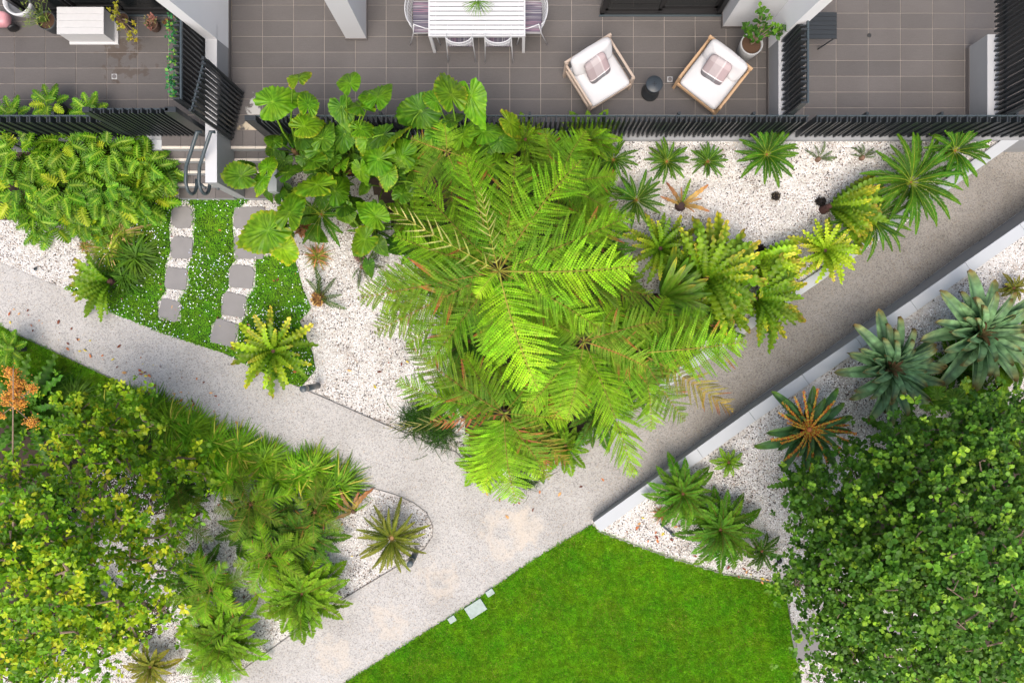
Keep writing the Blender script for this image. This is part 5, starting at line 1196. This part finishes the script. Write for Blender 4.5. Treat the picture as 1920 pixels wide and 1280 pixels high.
CY = [clump_mesh(320, (.45, .85), .020, ((.09, .20, .015), (.26, .36, .03)), extra=((.5, .40, .14), .2), up=(.1, .9))]
CD = [clump_mesh(300, (.3, .62), .026, ((.025, .10, .008), (.07, .21, .012)))]
CM = [clump_mesh(500, (.14, .34), .009, ((.012, .06, .008), (.035, .12, .012)), wid=3)]
CB = [clump_mesh(140, (.15, .36), .016, ((.08, .16, .02), (.2, .26, .03)), extra=((.45, .24, .08), .4))]
for (u, v, sc, ms, g, lab) in (
    (160, 462, .5, CB, g0, 'small brown green tuft at the left end of the strap grass by the gravel'),
    (228, 440, 1.0, CY, g0, 'yellowing strap grass clump below the lobed leaf shrubs'),
    (210, 470, .8, CY, g0, 'thin yellowing strap grass clump at the gravel edge, above the path fern'),
    (262, 482, 1.1, CD, g0, 'dark glossy strap grass clump beside the flowering ground cover'),
    (238, 520, .9, CD, g0, 'dark glossy strap grass clump, lower of the two beside the ground cover'),
    (150, 745, .95, CD, g0, 'dark strap grass clump on the narrow lawn strip, leftmost of the row'),
    (205, 765, .95, CG, g0, 'green grass clump next to the dark leftmost one of the row'),
    (292, 775, 1.1, CG, g0, 'grass clump at the path edge, third from the left in the row'),
    (362, 808, 1.15, CG, g0, 'grass clump with pale dry blades near the orange fallen leaves, path edge'),
    (330, 860, 1.0, CG, g0, 'grass clump set back behind the row, nearly under the tree'),
    (450, 842, 1.15, CG, g0, 'grass clump at the path edge just right of the pale bladed one'),
    (430, 895, 1.0, CG, g0, 'grass clump behind the row, above the dark feathery fern'),
    (250, 850, .9, CD, g0, 'dark grass clump under the yellow leaf sprays of the tree'),
    (562, 888, 1.1, CG, g0, 'grass clump second from the right end of the row'),
    (610, 925, 1.1, CG, g0, 'grass clump just below the last one, above the dying fern'),
    (636, 908, 1.25, CG, g0, 'last grass clump at the right end of the row, blades over the path'),
    (100, 735, 1.0, CD, g0, 'dark grass clump on the lawn strip at the far left of the row'),
    (250, 770, 1.05, CG, g0, 'grass clump between the dark ones and the path edge ones'),
    (325, 790, 1.05, CG, g0, 'grass clump squeezed in before the pale bladed clump'),
    (405, 830, 1.1, CG, g0, 'grass clump just right of the pale bladed clump'),
    (520, 900, 1.0, CG, g0, 'grass clump set behind the row near the dark feathery fern'),
    (590, 880, 1.1, CG, g0, 'grass clump at the path edge next to the last clump'),
    (500, 862, 1.1, CG, g0, 'grass clump between the middle ones of the row, set close'),
    (785, 785, 1.2, CM, g0, 'dark fine mondo grass mound at the path edge under the tree fern, left one'),
    (825, 805, 1.2, CM, g0, 'dark fine mondo grass mound at the path edge under the tree fern, right one'),
    (905, 880, .8, CM, g0, 'fine grass mound at the lower tip of the bed, left of the tip'),
    (985, 893, .8, CM, g0, 'fine grass mound at the very tip of the central bed'),
    (597, 482, .95, CB, g0, 'brown tipped tufty plant alone on the white gravel left of the tree fern'),
    (1240, 962, .7, CB, g_low, 'brown and green tuft between the lower ramp wall and the round fern')):
    p = PG(u, v, g); tag(obj('grass_clump', random.choice(ms), None, p, (0, 0, random.uniform(0, 6)), (sc, sc, sc*random.uniform(.9, 1.1))), lab, 'grass clump', 'strap grass clumps')

# ------------------------------------------------------------------ stepping stones, pavers
def slab(name, label, u, v, wpx, hpx, rot, z=.02, th=.05, round_=.06, mat=STEP, cat='stepping stone', g=g0, group=None):
    p = PG(u, v, g); w_, h_ = M(wpx)/2, M(hpx)/2; V = []; n = 5; r = round_
    pts = []
    for cx_, cy_, a0 in ((w_-r, h_-r, 0), (-w_+r, h_-r, 90), (-w_+r, -h_+r, 180), (w_-r, -h_+r, 270)):
        for k_ in range(n):
            a = math.radians(a0+90*k_/(n-1)); rr = r*random.uniform(.85, 1.1); pts.append((cx_+rr*math.cos(a), cy_+rr*math.sin(a)))
    m = len(pts); mb = MB().add([(x, y, z-th) for x, y in pts]+[(x, y, z-.004) for x, y in pts]+[(x*.985, y*.985, z) for x, y in pts], [[i, (i+1) % m, m+(i+1) % m, m+i] for i in range(m)]+[[m+i, m+(i+1) % m, 2*m+(i+1) % m, 2*m+i] for i in range(m)])
    mb.v.append(np.zeros((0, 3))); mb.c.append(np.zeros((0, 3))); mb.f.append(np.array([list(range(2*m, 3*m))]))
    return tag(obj(name, mb.mesh(name, mat), None, p, (0, 0, math.radians(rot))), label, cat, group)
GS = 'grey stepping stones in the ground cover'
for (u, v, a, b, r, rd, lab) in ((343, 408, 40, 40, 0, .13, 'topmost grey stepping stone of the left row, nearest the steps'), (342, 465, 41, 41, -4, .1, 'second grey stepping stone from the steps in the left row'),
    (332, 523, 41, 42, -8, .08, 'third grey stepping stone from the steps in the left row'), (319, 581, 40, 40, -14, .11, 'lowest grey stepping stone of the left row, nearest the path'),
    (469, 409, 60, 41, 0, .08, 'topmost grey stepping stone of the right row, partly under a big leaf'), (467, 465, 56, 42, 0, .04, 'second grey stepping stone of the right row, mostly hidden by a big leaf'),
    (454, 519, 46, 44, -6, .12, 'third grey stepping stone from the steps in the right row'), (440, 572, 45, 44, -12, .10, 'fourth grey stepping stone from the steps in the right row'), (422, 624, 46, 46, -18, .07, 'lowest grey stepping stone of the right row, nearest the path')):
    slab('stepping_stone', lab, u, v, a, b, r, .035, .05, rd, group=GS)
slab('paver', 'grey paver between the lawn corner and the big dark tree', 1514, 1205, 54, 62, 12, .02, .05, .01, cat='paver', g=g_low)
slab('paver', 'grey paver glimpsed through the big dark tree', 1670, 1185, 70, 60, 5, .02, .05, .01, cat='paver', g=g_low)
PALE = simple('pale_cover', (.36, .43, .40), .8, .3, 14)
slab('inspection_cover', 'largest pale square cover set in the lawn edge beside the path', 892, 1139, 36, 24, 33, .06, .05, .01, PALE, 'cover')
slab('inspection_cover', 'small pale square cover in the lawn above the largest one', 919, 1109, 15, 11, 33, .06, .05, .005, PALE, 'cover')
slab('inspection_cover', 'small pale square cover in the lawn below the largest one', 848, 1159, 14, 11, 33, .06, .05, .005, PALE, 'cover')
# ------------------------------------------------------------------ lights
def bollard(label, u, v, h=1.0):
    p = P(u, v); root = empty('bollard_light', p, label, 'bollard light', 'bollard lights'); r = .062
    obj('post', MB().lathe([(r, 0), (r, h-.22)], n=24).mesh('post', RAILM, True), root)
    obj('lens', MB().lathe([(r*.93, h-.22), (r*.93, h-.17)], n=24).mesh('lens', simple('cream_lens', (.6, .52, .38), .4)), root)
    obj('head', MB().lathe([(r, h-.17), (r, h-.004), (r*.95, h)], n=24).mesh('head', RAILM, True), root)
bollard('blue grey bollard light leaning into view beside the path, under the yellow green fern', 596, 723)
bollard('blue grey bollard light half hidden by the olive cycad at the bed tip', 780, 1034, .8)
p = PG(1255, 995, g_low); root = empty('spike_light', p, 'slim dark spike light lying across the gravel beside the lawn edge', 'garden light')
obj('rod', MB().tube([(-.24, .22, .28), (.05, -.05, .03)], .022, 8).mesh('rod', RAILM, True), root); obj('head', MB().tube([(.03, -.03, .05), (.09, -.09, .02)], .035, 10).mesh('head', RAILM, True), root)
def ringlight(label, u, v, g, r, dark=False):
    p = PG(u, v, g, .012); root = empty('ground_light', p, label, 'ground light')
    obj('rim', MB().lathe([(r, 0), (r, .02), (r*.72, .024), (r*.7, .01)], n=24, cap=False).mesh('rim', RAILM if dark else POTG, True), root)
    obj('glass', MB().lathe([(r*.7, .012), (r*.3, .016), (0, .018)], n=20, cap=False).mesh('glass', GLASS, True), root)
ringlight('round pale ground light in the gravel by the corner of the big dark tree', 1461, 1050, g_low, .085)
ringlight('tiny dark round ground light in the upper left gravel', 67, 504, g0, .035, True)

# ------------------------------------------------------------------ trees
def crown_clusters(poly, holes, n, zr, domec, seed, thin=-.75):
    r_ = np.random.default_rng(seed); out = []
    xs = [p[0] for p in poly]; ys = [p[1] for p in poly]
    while len(out) < n:
        u, v = r_.uniform(min(xs), max(xs)), r_.uniform(min(ys), max(ys))
        if not inside(poly, np.array([u]), np.array([v]))[0]: continue
        if math.sin(u*.045+seed)*math.sin(v*.05+seed*2)+.6*math.sin(u*.11-v*.07) < thin and r_.random() < .8: continue
        if any((u-hu)**2/ru**2+(v-hv)**2/rv**2 < 1 for hu, hv, ru, rv in holes): continue
        d = math.hypot(u-domec[0], (v-domec[1]))/domec[2]
        z = zr[1]-(zr[1]-zr[0])*min(1, d)**1.6-abs(r_.normal(0, .6))
        out.append(P(u, v, max(.6, z)))
    return out
def tree(label, base, poly, holes, ncl, zr, dome, perc, size, nl, cols, seed, leafw, spread, limbs, group=None, thick=.09, up=.35, barkc=(.2, .14, .10), n=3, tp=2.0, thin=-.75, tw=1.0):
    root = empty('garden_tree', base, label, 'tree'); B = Vector(base)
    cl = crown_clusters(poly, holes, ncl, zr, dome, seed, thin)
    # limbs first, then a branch to every cluster from the nearest limb node
    nodes = []; mbt = MB(); top = Vector((dome[3].x-B.x, dome[3].y-B.y, zr[0]*.45))
    mbt.tube([(0, 0, 0), top*.5, top], [thick, thick*.85, thick*.7], 10, barkc); obj('trunk', mbt.mesh('trunk', BARK, True), root)
    for k_ in range(limbs):
        tgt = cl[int(k_*len(cl)/limbs)]-B; mid = top.lerp(tgt, .5)+Vector((random.gauss(0, .15), random.gauss(0, .15), .25))
        pts = [top, top.lerp(mid, .5)+Vector((0, 0, .1)), mid, mid.lerp(tgt, .55), tgt]
        obj('limb', MB().tube(pts, [thick*.55, thick*.42, thick*.3, thick*.2, thick*.1], 7).mesh('limb', BARK, True), root); nodes += pts[1:]
    mb = MB()
    cq = sorted([c-B for c in cl], key=lambda q: min((t_-q).length for t_ in nodes)); done = list(nodes)
    for q in cq:
        nd = min(done, key=lambda t_: (t_-q).length+.15*max(0, t_.z-q.z)); done.append(q); m_ = nd.lerp(q, .5)+Vector((random.gauss(0, .06), random.gauss(0, .06), .05)); mb.tube([nd, m_, q], [.014*tw, .010*tw, .006*tw], 5)
    tag(obj('twigs', mb.mesh('twigs', BARK), root), kind='stuff')
    Cs = []
    for c in cl:
        m_ = perc; off = rng.normal(0, 1, (m_, 3))*np.array([spread, spread, spread*.6]); Cs.append(np.array(c-B)+off)
    Cs = np.concatenate(Cs); mb = MB(); whorls(mb, Cs, size, nl, cols, leafw, up, .5, n, tp)
    tag(obj('crown', mb.mesh('crown', LEAF_G), root), kind='stuff')
    return root
BLP = [(-60, 880), (0, 860), (60, 870), (95, 850), (100, 770), (128, 728), (150, 770), (200, 790), (215, 720), (258, 716), (265, 752), (235, 800), (262, 850), (300, 870), (330, 848), (400, 860), (420, 885), (385, 915), (350, 950), (375, 1000), (365, 1050), (350, 1095), (325, 1150), (300, 1225), (255, 1240), (215, 1215), (190, 1262), (110, 1240), (60, 1300), (-60, 1320)]
tree('spreading tree with yellow green paddle leaves filling the lower left corner, gravel showing through', P(90, 1110), BLP, [(212, 905, 42, 34), (208, 1092, 56, 28), (330, 930, 30, 26), (127, 1228, 18, 14), (285, 1180, 30, 25), (300, 1095, 22, 16), (100, 925, 26, 30), (60, 1010, 22, 16), (345, 1010, 26, 14), (400, 990, 18, 18), (170, 985, 14, 12), (70, 865, 22, 14)],
     215, (1.7, 4.3), (90, 1080, 320, P(120, 1040, 1.5)), 12, .10, 8, [(.03, .12, .006), (.08, .25, .008), (.20, .38, .010), (.46, .48, .03)], 11, .27, .19, 10, up=.45, tp=1.5, thin=-.25, tw=1.7, thick=.12)
tree('small leafy shoots of the yellow green tree arching over the grass row', P(300, 930), [(60, 730), (130, 735), (270, 720), (275, 760), (330, 850), (420, 880), (400, 920), (300, 900), (200, 860), (120, 800)], [], 13, (1.6, 2.6), (220, 830, 200, P(260, 880, 1.0)), 4, .12, 9, [(.06, .20, .010), (.12, .32, .012), (.36, .5, .02)], 5, .32, .12, 4, thick=.03)
BRP = [(1500, 910), (1560, 892), (1592, 838), (1650, 830), (1700, 800), (1762, 775), (1800, 758), (1862, 750), (1970, 728), (1990, 1350), (1530, 1350), (1505, 1262), (1532, 1205), (1500, 1135), (1486, 1085), (1496, 1010), (1486, 960)]
tree('big dense dark green tree with small round leaves filling the lower right corner', P(1745, 1100), BRP, [(1545, 1130, 22, 26), (1712, 1165, 26, 20), (1680, 1195, 16, 14), (1600, 1085, 10, 12)],
     470, (1.8, 5.2), (1830, 1080, 420, P(1745, 1090, 1.5)), 15, .078, 8, [(.028, .105, .012), (.055, .19, .018), (.11, .31, .025), (.26, .50, .04)], 21, .40, .21, 12, up=.3, tp=2.2, thin=-.55)
# orange flower stalk at the far left
p = P(25, 1000); root = empty('flowering_branch', p, 'tall bare branch with clusters of orange seed heads at the left edge', 'branch')
A = P(24, 830, 3.0)-p; T = P(25, 690, 3.6)-p
obj('stalk', MB().tube([(0, 0, 0), A*.7, A, T], [.02, .015, .012, .007], 6).mesh('stalk', BARK), root)
V_, T_ = leaf_quad(1, .4)
for (u, v, r, n) in ((20, 698, 14, 60), (32, 722, 18, 80), (60, 728, 10, 40), (15, 748, 16, 70), (35, 755, 14, 60), (60, 792, 14, 40), (2, 778, 8, 30), (30, 735, 12, 40)):
    mb = MB(); q = P(u, v, 3.3)-p; m = n*4; off = rng.normal(0, 1, (m, 3))*M(r, 3.3)*.42
    mb.inst(V_, T_, rotz(rng.uniform(0, 6.28, m))@roty(rng.uniform(-1, 1, m))*.03, off+np.array(q), np.array([(.5, .2, .03), (.6, .3, .05), (.35, .14, .04)])[rng.integers(0, 3, m)])
    tag(obj('seed_cluster', mb.mesh('seed_cluster', TINT), root), kind='stuff'); a = A.lerp(T, .5)
    obj('side_twig', MB().tube([a, q], .006, 5).mesh('side_twig', BARK), root)
# ivy along the screen
mb = MB(); m = 420; y = rng.uniform(4.3, 6.2, m); X = XWL0-.20+rng.normal(0, .03, m); Z = rng.uniform(2.0, 2.38, m)
V_, T_ = leaf_quad(2, .4); cols = np.array([(.02, .13, .05), (.04, .2, .08), (.12, .34, .05), (.20, .14, .06)])[rng.choice(4, m, p=[.35, .35, .2, .1])]
mb.inst(V_, T_, rotz(rng.uniform(1.5, 4.8, m))@roty(rng.uniform(-.6, .8, m))*(.06*rng.uniform(.6, 1.2, m))[:, None, None], np.stack([X, y, Z], 1), cols)
ivy = obj('ivy', mb.mesh('ivy', LEAF_G)); tag(ivy, 'small leaved ivy trailing down the side of the left patio screen', 'ivy')

# ------------------------------------------------------------------ ground cover with tiny flowers
cov = pts_px([(262, 374), (285, 372), (468, 374), (470, 480), (520, 477), (555, 492), (566, 535), (584, 578), (562, 602), (586, 660), (592, 692), (566, 724), (540, 718), (500, 701), (420, 663), (300, 623), (215, 589), (140, 549), (120, 540), (175, 520), (200, 440), (225, 400)])
st1 = pts_px([(338, 376), (350, 376), (366, 392), (365, 430), (362, 470), (354, 500), (354, 540), (338, 560), (340, 602), (300, 600), (296, 566), (312, 545), (309, 500), (320, 470), (318, 430), (322, 395)])
st2 = pts_px([(466, 376), (545, 376), (545, 474), (480, 484), (480, 500), (480, 540), (464, 560), (464, 590), (448, 610), (446, 650), (395, 642), (397, 608), (415, 595), (416, 556), (430, 540), (429, 505), (444, 485), (438, 440), (436, 405), (446, 392)])
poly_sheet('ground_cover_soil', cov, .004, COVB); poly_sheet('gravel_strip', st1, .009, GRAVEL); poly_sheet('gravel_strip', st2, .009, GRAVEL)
X, Y = sample(cov, 5200); jx, jy = rng.normal(0, .035, len(X)), rng.normal(0, .035, len(X))
k = ~(inside(st1, X+jx, Y+jy) | inside(st2, X+jx, Y+jy)); X, Y = X[k], Y[k]; m = len(X)
hz = .03+.03*np.sin(X*5.1+1)*np.sin(Y*4.3)+.02*np.sin(X*13)*np.sin(Y*11)
Vq = np.array([(0, 0, 0), (.5, -.42, .1), (1, 0, -.05), (.5, .42, .1)]); Tq = np.array([[0, 1, 2, 3]])
mb = MB(); sc_ = rng.uniform(.016, .034, m); nz_ = np.sin(X*3.1+2)*np.sin(Y*2.7+1)*.5+.5
col = np.array((.035, .17, .008))+(np.array((.12, .42, .012))-np.array((.035, .17, .008)))*(np.clip(rng.random(m)*.8+nz_*.25, 0, 1)[:, None])
mb.inst(Vq, Tq, rotz(rng.uniform(0, 6.28, m))@roty(rng.uniform(-.9, .4, m))*sc_[:, None, None], np.stack([X, Y, np.maximum(.008, hz*rng.uniform(.2, 1.2, m))], 1), col)
tag(obj('ground_cover', mb.mesh('ground_cover', LEAF)), 'creeping bright green ground cover between the stepping stones', 'ground cover', kind='stuff')
m2 = int(m*.035); i = rng.integers(0, m, m2); keep = (rng.random(m2) < .25+.75*(np.sin(X[i]*2.2)*np.sin(Y[i]*2.9+1) > -.1)); i = i[keep]; m2 = len(i)
mb = MB(); Vf = np.array([(math.cos(a)*.5, math.sin(a)*.5, 0) for a in np.linspace(0, 2*PI, 6)[:-1]]); c = np.array([(.85, .86, .92), (.62, .68, .92), (.9, .9, .9)])[rng.integers(0, 3, m2)]
mb.inst(Vf, np.array([[0, 1, 2, 3, 4]]), rotz(rng.uniform(0, 6, m2))@rotx(rng.normal(0, .3, m2))*rng.uniform(.014, .026, m2)[:, None, None], np.stack([X[i], Y[i], np.maximum(.03, hz[i])+.035], 1), c)
tag(obj('tiny_flowers', mb.mesh('tiny_flowers', TINT)), 'tiny white and pale blue flowers dotting the ground cover', 'flowers', kind='stuff')
# ------------------------------------------------------------------ lawn blades
def lawn(name, poly, dens, h, cols, label, seed, z=.02):
    X, Y = sample(poly, dens); m = len(X); X = X+rng.normal(0, .022, m); Y = Y+rng.normal(0, .022, m); a = rng.uniform(0, 2*PI, m); l = rng.uniform(h*.6, h*1.2, m); w_ = rng.uniform(.006, .011, m)
    t_ = rng.uniform(.3, 1.1, m); dx, dy = np.cos(a)*np.sin(t_)*l, np.sin(a)*np.sin(t_)*l
    V = np.stack([np.stack([X-np.sin(a)*w_, Y+np.cos(a)*w_, np.full(m, z)], 1), np.stack([X+np.sin(a)*w_, Y-np.cos(a)*w_, np.full(m, z)], 1), np.stack([X+dx, Y+dy, z+np.cos(t_)*l], 1)], 1).reshape(-1, 3)
    pt = np.clip(.5+.14*np.sin(X*1.3+seed)*np.sin(Y*1.7)+.10*np.sin(X*4.1+Y*2)*np.sin(Y*3.1-X)+.1*np.sin(X*9-Y*7)*np.sin(X*5+Y*11)+rng.normal(0, .28, m), 0, 1)[:, None]
    c = np.array(cols[0])*(1-pt)+np.array(cols[1])*pt; dry = rng.random(m) < .03+.10*np.clip(np.sin(X*2.3+Y)*np.sin(Y*3.1-X*1.7)-.3, 0, 1); c[dry] = (.30, .32, .06)
    i = np.arange(m)*3
    tag(obj(name, MB().add(V, np.stack([i, i+1, i+2], 1), np.repeat(c, 3, 0)).mesh(name, LEAF)), label, 'grass', kind='stuff')
lawn('lawn_grass', lawn_poly, 9000, .05, ((.055, .23, .006), (.13, .42, .010)), 'mown bright green lawn grass', 1)
lawn('lawn_grass', strip_poly, 8000, .06, ((.035, .15, .006), (.11, .32, .010)), 'darker green grass of the narrow lawn strip below the left path', 4, .01)
# ------------------------------------------------------------------ loose pebbles, debris, fallen leaves
def pebbles(name, poly, g, dens, label, dark=.09):
    X, Y = sample(poly, dens); m = len(X); Z = np.array([g(x, y) for x, y in zip(X, Y)])
    o = np.array([(1, 0, 0), (-1, 0, 0), (0, 1, 0), (0, -1, 0), (0, 0, .8), (0, 0, -.8)])*.5; T = np.array([[0, 2, 4], [2, 1, 4], [1, 3, 4], [3, 0, 4]])
    pal = np.array([(.68, .67, .66), (.76, .75, .74), (.58, .54, .5), (.5, .42, .34), (.06, .05, .05), (.025, .025, .03), (.28, .18, .12)])
    pn = np.clip(.5+.5*np.sin(X*1.9+Y)*np.sin(Y*2.3-X*.7), 0, 1)
    dk = rng.random(m) < dark*(.3+1.6*pn); ci = rng.choice(4, m, p=[.45, .3, .17, .08]); ci[dk] = rng.choice([4, 5, 6], dk.sum(), p=[.4, .35, .25])
    s = rng.uniform(.016, .036, m)*np.where(dk, .9, 1); R = rotz(rng.uniform(0, 6.28, m))@roty(rng.uniform(-.5, .5, m))*np.stack([s, s*rng.uniform(.6, 1, m), s*.7], 1)[:, None, :]
    tag(obj(name, MB().inst(o, T, R, np.stack([X, Y, Z+.006], 1), pal[ci]).mesh(name, TINT)), label, 'gravel', kind='stuff')
pebbles('pebbles', pts_px([(0, 425), (160, 420), (215, 470), (205, 520), (130, 545), (60, 517), (0, 490)]), g0, 1300, 'loose white pebbles of the upper left bed')
pebbles('pebbles', pts_px([(560, 480), (620, 420), (760, 450), (700, 560), (830, 640), (800, 740), (770, 790), (600, 738), (590, 690), (585, 600), (565, 530)]), g_up, 1300, 'loose white pebbles left of the tree ferns')
pebbles('pebbles', pts_px([(1130, 264), (1860, 264), (1700, 405), (1550, 510), (1410, 600), (1300, 560), (1200, 480), (1150, 380)]), lambda x, y: g_up(x, y)+.004, 1300, 'loose white pebbles under the patio fence')
pebbles('pebbles', st1, lambda x, y: .009, 1300, 'loose white pebbles between the left stepping stones', .03); pebbles('pebbles', st2, lambda x, y: .009, 1300, 'loose white pebbles between the right stepping stones', .03)
pebbles('pebbles', pts_px([(1130, 985), (1400, 800), (1720, 578), (1920, 440), (1920, 600), (1600, 850), (1480, 1080), (1360, 1072), (1200, 1020)]), lambda x, y: g_low(x, y)+.004, 1300, 'loose pebbles of the bed beside the lower ramp wall', .14)
pebbles('pebbles', pts_px([(690, 918), (745, 933), (795, 962), (806, 990), (790, 1025), (650, 1112), (540, 1185), (420, 1275), (60, 1290), (100, 880), (500, 880)]), g0, 1300, 'loose white and black pebbles of the lower left bed', .2)
pebbles('pebbles', pts_px([(1482, 1100), (1560, 1080), (1760, 1100), (1760, 1240), (1560, 1290), (1515, 1290), (1495, 1200)]), lambda x, y: g_low(x, y)+.004, 900, 'loose pebbles beneath the big dark tree', .15)
pl_ = []
for poly, n in (([(0, 560), (20, 605), (230, 705), (360, 762), (470, 825), (400, 720), (150, 620)], 60), ([(230, 712), (360, 762), (560, 868), (600, 900), (480, 860), (330, 770)], 90), ([(270, 380), (560, 480), (560, 700), (300, 600), (220, 560)], 26),
                ([(860, 870), (930, 925), (1050, 905), (1150, 880), (960, 1000)], 14), ([(1130, 985), (1200, 1005), (1360, 1062), (1400, 1000), (1240, 960)], 46), ([(430, 880), (700, 930), (660, 1130), (200, 1240), (150, 900)], 60), ([(1360, 1050), (1470, 1085), (1440, 1110), (1350, 1078)], 10), ([(720, 640), (830, 640), (780, 780), (600, 700)], 14)):
    k = pts_px(poly); X, Y = sample(k, 400); i = rng.permutation(len(X))[:n]; pl_ += [(x, y) for x, y in zip(X[i], Y[i])]
pl_ = np.array(pl_); m = len(pl_); Z = np.array([max(g_low(x, y) if x > 1.5 and y < -2.6 else 0, .05 if False else 0) for x, y in pl_])+.035
V_, T_ = leaf_quad(2, .25); c = np.array([(.45, .16, .06), (.30, .09, .04), (.55, .30, .12), (.16, .05, .03), (.55, .45, .06)])[rng.integers(0, 5, m)]
tag(obj('fallen_leaves', MB().inst(V_, T_, rotz(rng.uniform(0, 6.28, m))@rotx(rng.normal(0, .4, m))*(rng.uniform(.03, .11, m)**1.0)[:, None, None], np.stack([pl_[:, 0], pl_[:, 1], Z], 1), c).mesh('fallen_leaves', TINT)), 'brown and orange fallen leaves along the path edges', 'leaves', kind='stuff')
p0 = P(896, 3, vz+.42)
root = empty('palm_sprig', (p0.x, p0.y, vz+.3), 'dark green fan of palm leaves standing in the vase on the dining table', 'leaves')
for i in range(26):
    a = -PI*.98+PI*.96*i/25+random.gauss(0, .03)
    place(root, 'leaf', ST[i % 2], (p0.x, p0.y, vz+.42), (p0.x+.30*math.cos(a), p0.y+.26*math.sin(a), vz+.36), .22, random.gauss(0, .3))
